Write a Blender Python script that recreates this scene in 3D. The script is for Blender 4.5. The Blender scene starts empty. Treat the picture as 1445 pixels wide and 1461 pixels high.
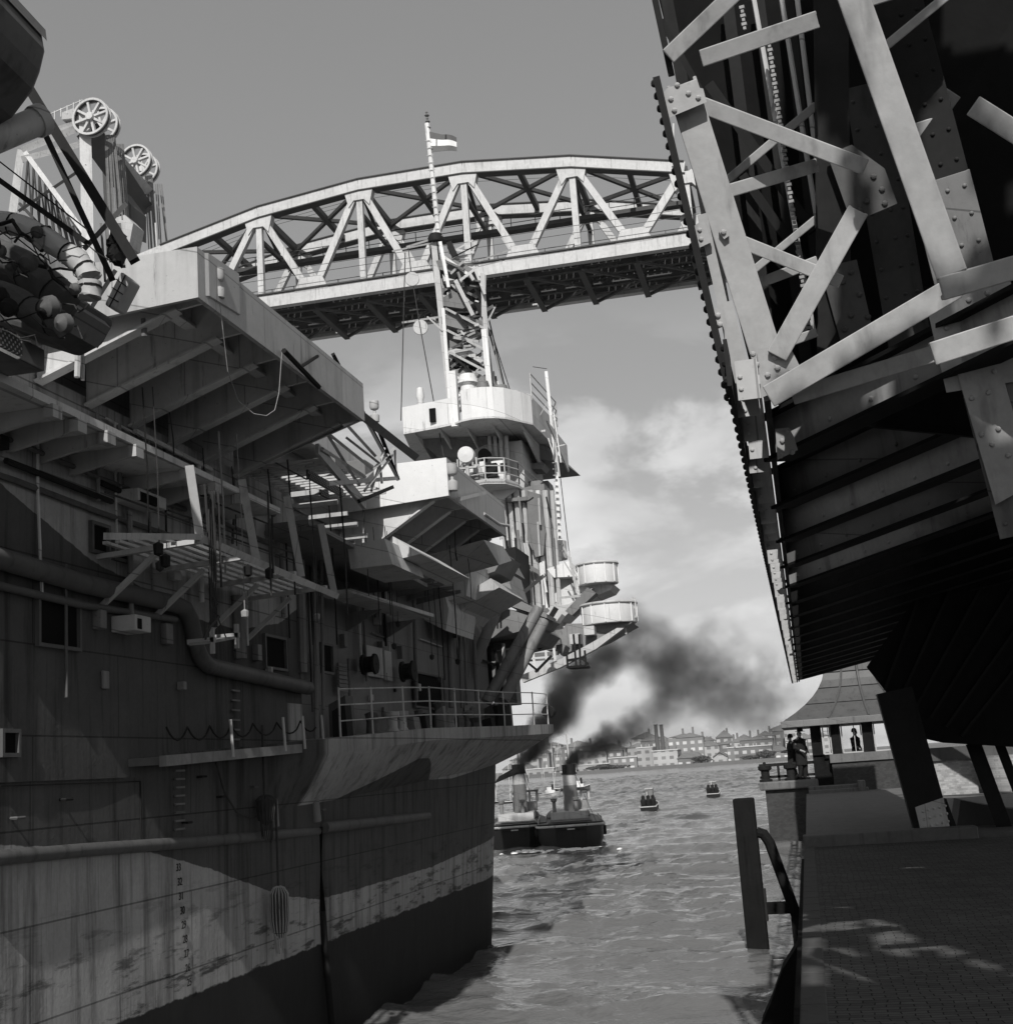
import bpy, bmesh, math, random
from math import radians, sin, cos, pi, sqrt
from mathutils import Vector, Matrix
random.seed(7)
S = bpy.context.scene
COL = S.collection

# ---------------------------------------------------------------- camera
EYE, FPX, CX, CY = 3.5, 1900.0, 722.5, 730.5
YAW, PIT, ROL = radians(11.784), radians(11.0), radians(4.0)
_r0 = Vector((cos(YAW), sin(YAW), 0)); _fh = Vector((-sin(YAW), cos(YAW), 0)); _k = Vector((0, 0, 1))
FWD = _fh*cos(PIT) + _k*sin(PIT); _u0 = _k*cos(PIT) - _fh*sin(PIT)
RGT = _r0*cos(ROL) - _u0*sin(ROL); UPV = _u0*cos(ROL) + _r0*sin(ROL)
EYEP = Vector((0, 0, EYE))
cam_d = bpy.data.cameras.new('camera'); cam = bpy.data.objects.new('camera', cam_d); COL.objects.link(cam)
cam_d.sensor_fit = 'HORIZONTAL'; cam_d.sensor_width = 36; cam_d.lens = FPX/1445*36
cam_d.clip_start = 0.05; cam_d.clip_end = 20000
m3 = Matrix((RGT, UPV, -FWD)).transposed()
cam.matrix_world = Matrix.Translation(EYEP) @ m3.to_4x4()
S.camera = cam

# ---------------------------------------------------------------- light
SUN_EL = radians(39); SUN_AZ = Vector((0.10, -0.995, 0)).normalized()
sun_dir = SUN_AZ*cos(SUN_EL) + Vector((0, 0, sin(SUN_EL)))
sd = bpy.data.lights.new('sun', 'SUN'); sd.energy = 4.2; sd.angle = radians(0.53); sd.color = (1, .985, .96)
so = bpy.data.objects.new('sun', sd); COL.objects.link(so)
so.rotation_euler = sun_dir.to_track_quat('Z', 'Y').to_euler(); so.location = (0, -60, 80)

S.view_settings.view_transform = 'Standard'; S.view_settings.look = 'None'
S.view_settings.exposure = 0.0; S.view_settings.gamma = 1.0; S.view_settings.use_curve_mapping = False
S.render.engine = 'CYCLES'
S.cycles.max_bounces = 6; S.cycles.diffuse_bounces = 3; S.cycles.glossy_bounces = 3; S.cycles.transparent_max_bounces = 8
S.cycles.volume_bounces = 1; S.cycles.use_denoising = True; S.cycles.caustics_reflective = False; S.cycles.caustics_refractive = False
S.cycles.volume_step_rate = .4; S.cycles.volume_max_steps = 256

W = bpy.data.worlds.new("World"); S.world = W; W.use_nodes = True
def world():
    nt = W.node_tree; N = nt.nodes; L = nt.links
    for n in list(N): N.remove(n)
    out = N.new('ShaderNodeOutputWorld'); bg = N.new('ShaderNodeBackground'); bg.inputs[1].default_value = 0.105
    sky = N.new('ShaderNodeTexSky'); sky.sky_type = 'NISHITA'; sky.sun_disc = False
    sky.sun_elevation = SUN_EL; sky.sun_rotation = math.atan2(SUN_AZ.x, SUN_AZ.y); sky.air_density = 1.0; sky.dust_density = 1.6
    bw = N.new('ShaderNodeRGBToBW'); L.new(sky.outputs[0], bw.inputs[0])
    tc = N.new('ShaderNodeTexCoord'); sep = N.new('ShaderNodeSeparateXYZ'); L.new(tc.outputs['Generated'], sep.inputs[0])
    def mth(op, a, b=None, c=None):
        m = N.new('ShaderNodeMath'); m.operation = op
        for i, v in enumerate((a, b, c)):
            if v is None: continue
            if isinstance(v, (int, float)): m.inputs[i].default_value = v
            else: L.new(v, m.inputs[i])
        return m.outputs[0]
    def ramp(v, a, b, c=0., d=1.):
        r = N.new('ShaderNodeMapRange'); r.interpolation_type = 'SMOOTHSTEP'
        L.new(v, r.inputs[0]); r.inputs[1].default_value = a; r.inputs[2].default_value = b; r.inputs[3].default_value = c; r.inputs[4].default_value = d
        return r.outputs[0]
    z = sep.outputs[2]
    mp = N.new('ShaderNodeMapping'); mp.inputs['Scale'].default_value = (3.2, 3.2, 6.5); mp.inputs['Location'].default_value = (9.2, 3.0, .7)
    L.new(tc.outputs['Generated'], mp.inputs[0])
    no = N.new('ShaderNodeTexNoise'); no.inputs['Scale'].default_value = 1.6; no.inputs['Detail'].default_value = 9; no.inputs['Roughness'].default_value = .56
    no.inputs['Distortion'].default_value = .35; L.new(mp.outputs[0], no.inputs['Vector'])
    band = ramp(z, .345, .20)                       # clouds lie low over the horizon
    puff = mth('MULTIPLY', ramp(no.outputs[0], .42, .53), band)
    haze = ramp(z, .30, .0)
    # base sky brightness, lifted towards the horizon, then the cloud layer
    base = mth('MULTIPLY', mth('POWER', bw.outputs[0], .5), mth('ADD', 1.95, mth('MULTIPLY', haze, .7)))
    soft = N.new('ShaderNodeTexNoise'); soft.inputs['Scale'].default_value = 4.5; soft.inputs['Detail'].default_value = 6; L.new(mp.outputs[0], soft.inputs['Vector'])
    lit = mth('ADD', 4.2, mth('MULTIPLY', soft.outputs[0], 5.2))
    mix = mth('ADD', mth('MULTIPLY', base, mth('SUBTRACT', 1.0, puff)), mth('MULTIPLY', puff, lit))
    cc = N.new('ShaderNodeCombineColor')
    for i in range(3): L.new(mix, cc.inputs[i])
    L.new(cc.outputs[0], bg.inputs[0]); L.new(bg.outputs[0], out.inputs[0])
world()

# ---------------------------------------------------------------- pixel -> world (calibrated camera of the photograph)
def ray(px, py): return (FWD*FPX + RGT*(px-CX) - UPV*(py-CY)).normalized()
def ax(px, py, x): d = ray(px, py); return EYEP + d*(x/d.x)
def ay(px, py, y): d = ray(px, py); return EYEP + d*(y/d.y)
def az(px, py, z): d = ray(px, py); return EYEP + d*((z-EYE)/d.z)
def V(*a): return Vector(a)

# ---------------------------------------------------------------- materials
class NT:
    def __init__(s, name):
        s.m = bpy.data.materials.new(name); s.m.use_nodes = True
        s.N = s.m.node_tree.nodes; s.L = s.m.node_tree.links
        s.b = s.N['Principled BSDF']; s.out = s.N['Material Output']
        s.geo = s.N.new('ShaderNodeNewGeometry').outputs['Position']
    def new(s, t): return s.N.new(t)
    def put(s, sock, v):
        if isinstance(v, (int, float)): sock.default_value = v
        else: s.L.new(v, sock)
    def math(s, op, a, b=None, c=None):
        m = s.new('ShaderNodeMath'); m.operation = op
        for i, v in enumerate((a, b, c)):
            if v is not None: s.put(m.inputs[i], v)
        return m.outputs[0]
    def noise(s, scale, detail=5, rough=.55, sc=(1, 1, 1), vec=None):
        mp = s.new('ShaderNodeMapping'); mp.inputs['Scale'].default_value = sc; s.L.new(vec or s.geo, mp.inputs[0])
        n = s.new('ShaderNodeTexNoise'); n.inputs['Scale'].default_value = scale; n.inputs['Detail'].default_value = detail; n.inputs['Roughness'].default_value = rough
        s.L.new(mp.outputs[0], n.inputs['Vector']); return n.outputs[0]
    def rng(s, v, a, b, c=0., d=1., smooth=True):
        r = s.new('ShaderNodeMapRange'); r.interpolation_type = 'SMOOTHSTEP' if smooth else 'LINEAR'
        s.put(r.inputs[0], v); s.put(r.inputs[1], a); s.put(r.inputs[2], b); s.put(r.inputs[3], c); s.put(r.inputs[4], d); return r.outputs[0]
    def mixf(s, f, a, b): # scalar lerp
        return s.math('ADD', s.math('MULTIPLY', a, s.math('SUBTRACT', 1.0, f)), s.math('MULTIPLY', b, f))
    def color(s, v):
        c = s.new('ShaderNodeCombineColor')
        for i in range(3): s.put(c.inputs[i], v)
        s.L.new(c.outputs[0], s.b.inputs['Base Color'])
    def bump(s, h, strength=.3, dist=.02):
        b = s.new('ShaderNodeBump'); b.inputs['Strength'].default_value = strength; b.inputs['Distance'].default_value = dist
        s.put(b.inputs['Height'], h); s.L.new(b.outputs[0], s.b.inputs['Normal'])

def paint(name, v, rough=.6, var=.35, scale=2.2, streak=.25, bump=.15, fine=14, spec=None, seams=0):
    t = NT(name); t.b.inputs['Specular IOR Level'].default_value = spec if spec is not None else (.06 if v < .03 else .25)
    n = t.noise(scale, 6, .6); f = t.noise(fine, 4, .6); st = t.noise(6, 4, .6, (1, 1, .09))
    k = t.math('ADD', 1.0, t.math('MULTIPLY', t.math('SUBTRACT', n, .5), var*2))
    k = t.math('MULTIPLY', k, t.math('ADD', 1.0, t.math('MULTIPLY', t.math('SUBTRACT', f, .5), var)))
    k = t.math('MULTIPLY', k, t.math('SUBTRACT', 1.0, t.math('MULTIPLY', t.rng(st, .52, .72), streak)))
    hgt = t.math('ADD', n, t.math('MULTIPLY', f, .4))
    if seams:
        sp = t.new('ShaderNodeSeparateXYZ'); t.L.new(t.geo, sp.inputs[0]); cb = t.new('ShaderNodeCombineXYZ')
        t.put(cb.inputs[0], t.math('ADD', t.math('MULTIPLY', sp.outputs[0], .93), sp.outputs[1])); t.put(cb.inputs[1], t.math('ADD', sp.outputs[2], t.math('MULTIPLY', sp.outputs[0], .31)))
        br = t.new('ShaderNodeTexBrick'); br.inputs['Scale'].default_value = 1; br.inputs['Brick Width'].default_value = seams*1.9; br.inputs['Row Height'].default_value = seams; br.inputs['Mortar Size'].default_value = .007
        br.inputs['Color1'].default_value = (1, 1, 1, 1); br.inputs['Color2'].default_value = (.86, .86, .86, 1); br.inputs['Mortar'].default_value = (.5, .5, .5, 1); t.L.new(cb.outputs[0], br.inputs['Vector'])
        bw = t.new('ShaderNodeRGBToBW'); t.L.new(br.outputs[0], bw.inputs[0]); k = t.math('MULTIPLY', k, bw.outputs[0])
        rust = t.noise(9, 5, .7, (1, 1, .12)); k = t.math('MULTIPLY', k, t.math('SUBTRACT', 1.0, t.math('MULTIPLY', t.rng(rust, .60, .72), .45)))
        spot = t.noise(26, 3, .6); k = t.math('MULTIPLY', k, t.math('SUBTRACT', 1.0, t.math('MULTIPLY', t.rng(spot, .68, .74), .4)))
        hgt = t.math('ADD', hgt, t.math('MULTIPLY', bw.outputs[0], .8))
    t.color(t.math('MULTIPLY', k, v)); t.b.inputs['Roughness'].default_value = rough
    if bump: t.bump(hgt, bump, .02)
    return t.m

M = {}
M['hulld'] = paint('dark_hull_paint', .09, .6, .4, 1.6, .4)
M['mid'] = paint('mid_grey_paint', .2, .55, .25, 1.6, .3, seams=.62)
M['white'] = paint('white_paint', .72, .5, .12, 1.5, .16, seams=1.0)
M['pale'] = paint('pale_grey_paint', .44, .55, .16, 1.5, .22, seams=.62)
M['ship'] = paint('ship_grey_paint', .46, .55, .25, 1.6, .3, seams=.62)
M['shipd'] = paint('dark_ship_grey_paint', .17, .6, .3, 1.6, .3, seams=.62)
M['under'] = paint('bounce_lit_grey_paint', .58, .6, .25, 1.5, .3, seams=.62)  # lighter than the ship grey: bounce light on undersides put into the colour
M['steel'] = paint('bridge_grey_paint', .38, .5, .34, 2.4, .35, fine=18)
M['steeld'] = paint('dark_shaded_bridge_paint', .025, .6, .4, 2, .2)  # near-black, also used where grey bridge steel lies in shade
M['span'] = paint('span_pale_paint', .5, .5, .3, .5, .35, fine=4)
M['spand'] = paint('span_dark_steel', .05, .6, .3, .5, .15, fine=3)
M['black'] = paint('black_paint', .018, .6, .4, 2, .2)
M['dark'] = paint('painted_dark_opening', .008, .9, .2, 2, 0, 0)  # black painted in for the unlit inside of openings
M['rope'] = paint('tarred_rope', .04, .9, .4, 9, 0, .2)
M['hemp'] = paint('hemp_rope', .3, .9, .3, 9, 0, .2)
M['canvas'] = paint('weathered_canvas', .08, .9, .5, 5, .1, .5)
M['wood'] = paint('weathered_timber', .012, .85, .5, 3, .5, .6, 20)
M['plank'] = paint('pale_timber', .22, .8, .4, 3, .4, .4, 20)
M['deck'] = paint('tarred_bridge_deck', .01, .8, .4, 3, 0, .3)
M['stone'] = paint('dressed_stone', .13, .75, .35, 2.5, .35, .4)
M['concrete'] = paint('worn_concrete', .075, .8, .25, 2, .3, .3)
M['cloth'] = paint('dark_wool_cloth', .02, .95, .3, 6, 0, .2)
M['skin'] = paint('skin', .3, .6, .1, 6, 0, 0)
M['lead'] = paint('lead_sheet', .08, .5, .25, 1.5, .35, .2)
M['funnel'] = paint('funnel_buff_paint', .16, .5, .2, 2, .3)
M['tughull'] = paint('tug_black_hull', .02, .45, .3, 3, .3)
M['flagd'] = paint('flag_dark_cloth', .12, .9, .1, 4, 0, 0)
M['flagl'] = paint('flag_white_cloth', .8, .9, .1, 4, 0, 0)
M['flagm'] = paint('flag_blue_cloth', .14, .9, .1, 4, 0, 0)

def perfmat():
    t = NT('perforated_steel'); sp = t.new('ShaderNodeSeparateXYZ'); t.L.new(t.geo, sp.inputs[0]); fr = 2*pi/.055
    d = t.math('MULTIPLY', t.math('SINE', t.math('MULTIPLY', sp.outputs[1], fr)), t.math('SINE', t.math('MULTIPLY', sp.outputs[2], fr)))
    t.color(t.mixf(t.rng(d, .35, .5), .07, .6)); t.b.inputs['Roughness'].default_value = .7; return t.m
M['perf'] = perfmat()

def brick(name, v, mv, sx=1.0):
    t = NT(name); br = t.new('ShaderNodeTexBrick'); br.inputs['Scale'].default_value = 4.2/sx
    br.inputs['Color1'].default_value = (v, v, v, 1); br.inputs['Color2'].default_value = (v*.6, v*.6, v*.6, 1); br.inputs['Mortar'].default_value = (mv, mv, mv, 1)
    br.inputs['Mortar Size'].default_value = .014
    sp = t.new('ShaderNodeSeparateXYZ'); t.L.new(t.geo, sp.inputs[0])
    cb = t.new('ShaderNodeCombineXYZ'); t.put(cb.inputs[0], t.math('ADD', sp.outputs[0], sp.outputs[1])); t.L.new(sp.outputs[2], cb.inputs[1])
    t.L.new(cb.outputs[0], br.inputs['Vector'])
    bw = t.new('ShaderNodeRGBToBW'); t.L.new(br.outputs[0], bw.inputs[0])
    n = t.noise(1.5, 5); t.color(t.math('MULTIPLY', bw.outputs[0], t.math('ADD', .6, t.math('MULTIPLY', n, .8))))
    t.b.inputs['Roughness'].default_value = .85; t.bump(bw.outputs[0], .3, .01); return t.m
M['brickd'] = brick('shade_dark_brick', .045, .03); M['brickl'] = brick('pale_brick', .38, .25)  # dark brick tone also holds the shade on pier and house

def setts():
    t = NT('quay_setts'); br = t.new('ShaderNodeTexBrick'); br.inputs['Scale'].default_value = 3.0
    br.inputs['Color1'].default_value = (.12,)*3+(1,); br.inputs['Color2'].default_value = (.085,)*3+(1,); br.inputs['Mortar'].default_value = (.022,)*3+(1,)
    br.inputs['Mortar Size'].default_value = .014; wn = t.new('ShaderNodeTexNoise'); wn.inputs['Scale'].default_value = 1.7; wn.inputs['Detail'].default_value = 5; t.L.new(t.geo, wn.inputs['Vector']); wv = t.new('ShaderNodeVectorMath'); wv.operation = 'MULTIPLY_ADD'; t.L.new(wn.outputs['Color'], wv.inputs[0]); wv.inputs[1].default_value = (.16,)*3; t.L.new(t.geo, wv.inputs[2]); t.L.new(wv.outputs[0], br.inputs['Vector'])
    bw = t.new('ShaderNodeRGBToBW'); t.L.new(br.outputs[0], bw.inputs[0])
    n = t.noise(1.1, 6); f = t.noise(12, 5)
    t.color(t.math('MULTIPLY', bw.outputs[0], t.math('ADD', .35, t.math('ADD', t.math('MULTIPLY', n, .7), t.math('MULTIPLY', f, .6)))))
    t.b.inputs['Roughness'].default_value = .9; t.b.inputs['Specular IOR Level'].default_value = .08; t.bump(t.math('ADD', bw.outputs[0], t.math('MULTIPLY', f, .2)), .6, .02); return t.m
M['setts'] = setts()

def hullmat():
    t = NT('hull_camouflage_paint'); sp = t.new('ShaderNodeSeparateXYZ'); t.L.new(t.geo, sp.inputs[0]); y, z = sp.outputs[1], sp.outputs[2]
    def curve(pts):   # boundary height over the length of the ship
        c = t.new('ShaderNodeFloatCurve'); cu = c.mapping.curves[0]
        P = [(a/32.0, b/8.0) for a, b in pts]
        cu.points[0].location = P[0]; cu.points[1].location = P[-1]
        for q in P[1:-1]: cu.points.new(*q)
        [setattr(q_, 'handle_type', 'VECTOR') for q_ in cu.points]; c.mapping.update(); t.put(c.inputs['Value'], t.math('DIVIDE', y, 32.0)); return t.math('MULTIPLY', c.outputs[0], 8.0)
    wob = t.math('MULTIPLY', t.math('SUBTRACT', t.noise(6, 4), .5), .05)
    zz = t.math('ADD', z, wob)
    low = curve([(0, 3.3), (10, 3.22), (13, 2.94), (14.4, 2.65), (16.4, 2.16), (17.7, 1.97), (19.8, 1.95), (23.2, 1.95), (28, 2.16), (32, 2.6)])
    up = curve([(0, 7.4), (9, 6.75), (10.34, 6.31), (11.9, 5.83), (12.9, 5.7), (14, 5.48), (15.4, 5.45), (16.8, 5.66), (17.9, 6.1), (19, 7.0), (32, 7.6)])
    tri = curve([(0, 7.9), (16, 3.22), (18.4, 3.27), (19.6, 3.5), (21.0, 3.80), (21.6, 3.80), (22.9, 3.45), (24.4, 3.44), (28.3, 3.7), (32, 3.7)])
    flaremask = t.math('MULTIPLY', t.rng(y, 16.9, 17.1), t.math('LESS_THAN', z, 4.6))
    a = t.rng(t.math('SUBTRACT', low, zz), -.006, .006)
    b = t.rng(t.math('SUBTRACT', zz, up), -.006, .006)
    c = t.math('MULTIPLY', t.rng(t.math('SUBTRACT', z, tri), -.006, .006), flaremask)
    light = t.math('MAXIMUM', t.math('MAXIMUM', a, b), c)
    # rust runs, scrapes and plate seams
    st = t.noise(5, 5, .65, (1, 1, .07)); st2 = t.noise(17, 3, .6, (1, 1, .05)); bl = t.noise(1.3, 6, .62); fi = t.noise(22, 3, .6)
    scr = t.noise(3, 7, .7, (1, .35, 2.2))
    v = t.mixf(light, .085, .36)
    v = t.math('MULTIPLY', v, t.math('SUBTRACT', 1.0, t.math('MULTIPLY', t.rng(st, .46, .7), .55)))
    v = t.math('MULTIPLY', v, t.math('SUBTRACT', 1.0, t.math('MULTIPLY', t.rng(st2, .55, .75), .35)))
    v = t.math('MULTIPLY', v, t.math('ADD', .62, t.math('MULTIPLY', bl, .7)))
    v = t.math('MULTIPLY', v, t.math('ADD', .85, t.math('MULTIPLY', fi, .3)))
    seam = t.new('ShaderNodeTexBrick'); seam.inputs['Scale'].default_value = 1; seam.inputs['Brick Width'].default_value = 3.1; seam.inputs['Row Height'].default_value = .82; seam.inputs['Mortar Size'].default_value = .009
    seam.inputs['Color1'].default_value = (1, 1, 1, 1); seam.inputs['Color2'].default_value = (.9, .9, .9, 1); seam.inputs['Mortar'].default_value = (.45, .45, .45, 1)
    cb = t.new('ShaderNodeCombineXYZ'); t.L.new(y, cb.inputs[0]); t.L.new(z, cb.inputs[1]); t.L.new(cb.outputs[0], seam.inputs['Vector'])
    sb = t.new('ShaderNodeRGBToBW'); t.L.new(seam.outputs[0], sb.inputs[0]); v = t.math('MULTIPLY', v, sb.outputs[0])
    worn = t.math('MULTIPLY', t.rng(scr, .52, .63), t.rng(z, 2.9, 1.5))     # scraped belt over the waterline
    v = t.math('MULTIPLY', v, t.math('SUBTRACT', 1.0, t.math('MULTIPLY', worn, .75)))
    bootline = t.math('ADD', 1.38, t.math('MULTIPLY', t.math('SUBTRACT', t.noise(2.2, 7, .7), .5), .14))
    boot = t.rng(t.math('SUBTRACT', bootline, z), -.012, .012)
    bv = t.math('MULTIPLY', .026, t.math('ADD', .4, t.math('ADD', t.math('MULTIPLY', bl, .8), t.math('MULTIPLY', t.noise(9, 6, .7, (1, 1, .3)), .5))))
    slime = t.rng(z, .28, .10)
    bv = t.mixf(slime, bv, .02)
    t.color(t.mixf(boot, v, bv)); t.b.inputs['Roughness'].default_value = .7; t.b.inputs['Specular IOR Level'].default_value = .12
    t.bump(t.math('ADD', t.math('MULTIPLY', sb.outputs[0], .6), t.math('ADD', t.math('MULTIPLY', t.noise(1.6, 3, .5, (1, 1, .35)), 1.6), t.math('MULTIPLY', fi, .3))), .35, .03)
    return t.m
M['hull'] = hullmat()

def watermat():
    t = NT('harbour_water'); t.color(.14); spw = t.new('ShaderNodeSeparateXYZ'); t.L.new(t.geo, spw.inputs[0]); t.put(t.b.inputs['Roughness'], t.rng(spw.outputs[1], 40, 200, .05, .2, False)); t.b.inputs['IOR'].default_value = 1.33
    a = t.noise(.8, 3, .5, (1.0, .7, 1)); c = t.noise(5.0, 4, .6, (.8, 1.1, 1)); g = t.noise(.12, 3, .5)
    h = t.math('MULTIPLY', t.math('ADD', t.math('MULTIPLY', a, .7), t.math('MULTIPLY', c, .22)), t.math('ADD', .35, t.math('MULTIPLY', g, 1.2)))
    t.bump(h, 1.0, .2); return t.m
M['water'] = watermat()

# ---------------------------------------------------------------- mesh builder
class MB:
    def __init__(s): s.bm = bmesh.new()
    def poly(s, pts):
        vs = [s.bm.verts.new(p) for p in pts]; return s.bm.faces.new(vs)
    def prism(s, pts, ext):
        ext = Vector(ext); n = len(pts); a = [s.bm.verts.new(p) for p in pts]; b = [s.bm.verts.new(Vector(p)+ext) for p in pts]
        s.bm.faces.new(a); s.bm.faces.new(b[::-1])
        for i in range(n): s.bm.faces.new((a[i], b[i], b[(i+1) % n], a[(i+1) % n]))
        return s
    def box(s, lo, hi):
        x0, y0, z0 = lo; x1, y1, z1 = hi
        return s.prism([(x0, y0, z0), (x1, y0, z0), (x1, y1, z0), (x0, y1, z0)], (0, 0, z1-z0))
    def bar(s, a, b, w, h=None, up=(0, 0, 1)):
        a, b = Vector(a), Vector(b); h = w if h is None else h; d = (b-a).normalized(); up = Vector(up)
        sd = d.cross(up)
        if sd.length < 1e-4: sd = d.cross(Vector((1, 0, .1)))
        sd.normalize(); u = sd.cross(d).normalized(); sd = sd*w/2; u = u*h/2
        return s.prism([a-sd-u, a+sd-u, a+sd+u, a-sd+u], b-a)
    def ibar(s, a, b, w, h, up=(0, 0, 1), tk=.02):
        a, b = Vector(a), Vector(b); d = (b-a).normalized(); up = Vector(up); sd = d.cross(up).normalized(); u = sd.cross(d).normalized()
        s.bar(a+u*(h/2-tk/2), b+u*(h/2-tk/2), w, tk, up); s.bar(a-u*(h/2-tk/2), b-u*(h/2-tk/2), w, tk, up); s.bar(a, b, tk, h-2*tk, up)
        return s
    def tube(s, pts, r, seg=8, closed=False, r2=None):
        pts = [Vector(p) for p in pts]; n = len(pts); rings = []
        for i, p in enumerate(pts):
            d = (pts[min(i+1, n-1)]-pts[max(i-1, 0)]).normalized()
            sd = d.cross(Vector((0, 0, 1)))
            if sd.length < 1e-3: sd = d.cross(Vector((1, 0, 0)))
            sd.normalize(); u = sd.cross(d); rr = r if r2 is None else r+(r2-r)*i/(n-1)
            rings.append([s.bm.verts.new(p+sd*rr*cos(2*pi*k/seg)+u*rr*sin(2*pi*k/seg)) for k in range(seg)])
        for i in range(n-1):
            for k in range(seg): s.bm.faces.new((rings[i][k], rings[i][(k+1) % seg], rings[i+1][(k+1) % seg], rings[i+1][k]))
        s.bm.faces.new(rings[0][::-1]); s.bm.faces.new(rings[-1]); return s
    def lathe(s, prof, c=(0, 0, 0), axis=(0, 0, 1), seg=16, a0=0, a1=2*pi):
        c = Vector(c); ax_ = Vector(axis).normalized(); sd = ax_.orthogonal().normalized(); u = ax_.cross(sd); full = abs(a1-a0-2*pi) < 1e-6
        m = seg if full else seg+1; rings = []
        for r, h in prof:
            rings.append([s.bm.verts.new(c+ax_*h+(sd*cos(a0+(a1-a0)*k/seg)+u*sin(a0+(a1-a0)*k/seg))*max(r, .0005)) for k in range(m)])
        for i in range(len(rings)-1):
            for k in range(seg): s.bm.faces.new((rings[i][k], rings[i][(k+1) % m], rings[i+1][(k+1) % m], rings[i+1][k]))
        return s
    def loft(s, secs, cap=True, closed=True):
        R = [[s.bm.verts.new(p) for p in q] for q in secs]; m = len(R[0])
        for i in range(len(R)-1):
            for k in range(m if closed else m-1): s.bm.faces.new((R[i][k], R[i][(k+1) % m], R[i+1][(k+1) % m], R[i+1][k]))
        if cap: s.bm.faces.new(R[0][::-1]); s.bm.faces.new(R[-1])
        return s
    def dome(s, p, n, r, h=None):
        s.lathe([(r, -.002), (r*.94, r*.35), (r*.6, r*.72), (0, r*.85)], p, n, 7); return s
    def build(s, name, mat, parent=None, smooth=False, bevel=0):
        bmesh.ops.recalc_face_normals(s.bm, faces=s.bm.faces)
        me = bpy.data.meshes.new(name); s.bm.to_mesh(me); s.bm.free()
        o = bpy.data.objects.new(name, me); COL.objects.link(o); me.materials.append(M[mat] if isinstance(mat, str) else mat)
        if smooth:
            for p in me.polygons: p.use_smooth = True
            me.set_sharp_from_angle(angle=radians(38))
        if parent: o.parent = parent
        if bevel:
            b = o.modifiers.new('bevel', 'BEVEL'); b.width = bevel; b.segments = 2; b.limit_method = 'ANGLE'
        return o

def thing(name, label, cat, group=None, loc=(0, 0, 0)):
    o = bpy.data.objects.new(name, None); COL.objects.link(o); o.location = loc; o.empty_display_size = .2; tag(o, label, cat, group); return o
def tag(o, label=None, cat=None, group=None, kind=None):
    if label: o['label'] = label
    if cat: o['category'] = cat
    if group: o['group'] = group
    if kind: o['kind'] = kind
    return o
def view_up(a, b): return ((Vector(a)+Vector(b))/2-EYEP).normalized()
def vbar(mb, a, b, w, d): mb.bar(a, b, w, d, view_up(a, b)); return mb

# ---------------------------------------------------------------- ground, water
import numpy as np
def water():
    rs = np.random.RandomState(5)
    xs = np.concatenate([np.linspace(-2500, -320, 6), np.linspace(-300, -92, 16), np.arange(-90, -34.2, .5), np.arange(-34, 2.01, .13), np.linspace(4, 60, 10), np.linspace(200, 2500, 6)])
    yd = [-2.0]
    while yd[-1] < 420: yd.append(yd[-1]+max(.09, yd[-1]*.0052))
    ys = np.concatenate([np.linspace(-2000, -60, 8), np.linspace(-40, -4, 6), np.array(yd), np.linspace(428, 562, 12)])
    X, Y = np.meshgrid(xs, ys); Z = np.zeros_like(X)
    for i in range(46):
        lam = .35*(14.0**rs.rand()); th = rs.normal(1.25, .75); k = 2*np.pi/lam; amp = .0105*lam**.85
        ph = k*(X*np.cos(th)+Y*np.sin(th))+rs.rand()*6.28+.8*np.sin(X*.35+Y*.21+i)
        Z += amp*np.sin(ph)*(.55+.45*np.sin(X*.11*(1+i % 3)+Y*.07+i*1.7))
    Z = Z*.9; Z = Z+.35*np.abs(Z)
    m = np.clip((X+90)/12, 0, 1)*np.clip((3-X)/1, 0, 1)*np.clip((Y+4)/3, 0, 1)*np.clip((410-Y)/80, 0, 1)*(1+np.clip((Y-60)/300, 0, 1)); Z = Z*m
    me = bpy.data.meshes.new('water'); co = np.stack([X, Y, Z], -1).reshape(-1, 3); nx, ny = len(xs), len(ys)
    i = (np.arange(ny-1)[:, None]*nx+np.arange(nx-1)[None, :]).reshape(-1); f = np.stack([i, i+1, i+nx+1, i+nx], -1)
    me.vertices.add(len(co)); me.vertices.foreach_set('co', co.ravel()); me.loops.add(f.size); me.loops.foreach_set('vertex_index', f.ravel().astype(np.int32))
    me.polygons.add(len(f)); me.polygons.foreach_set('loop_start', (np.arange(len(f))*4).astype(np.int32)); me.polygons.foreach_set('use_smooth', np.ones(len(f), bool)); me.update(calc_edges=True)
    o = bpy.data.objects.new('water', me); COL.objects.link(o); me.materials.append(M['water']); tag(o, kind='structure')
water()
g = MB(); g.prism([(-2500, 560, -1), (2500, 560, -1), (2500, 3200, -1), (-2500, 3200, -1)], (0, 0, 1.6))
tag(g.build('far_bank_ground', 'stone'), kind='structure')

def air():
    mb = MB(); mb.box((-2600, -2100, -2.5), (2600, 3300, 74)); t = NT('harbour_haze'); t.N.remove(t.b); v = t.new('ShaderNodeVolumePrincipled')
    v.inputs['Color'].default_value = (.9, .9, .9, 1); v.inputs['Density'].default_value = .00013; v.inputs['Anisotropy'].default_value = .2; t.L.new(v.outputs[0], t.out.inputs['Volume'])
    tag(mb.build('haze', t.m), 'thin pale harbour haze in the air over the river', 'haze', None, 'stuff')
air()

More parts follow.
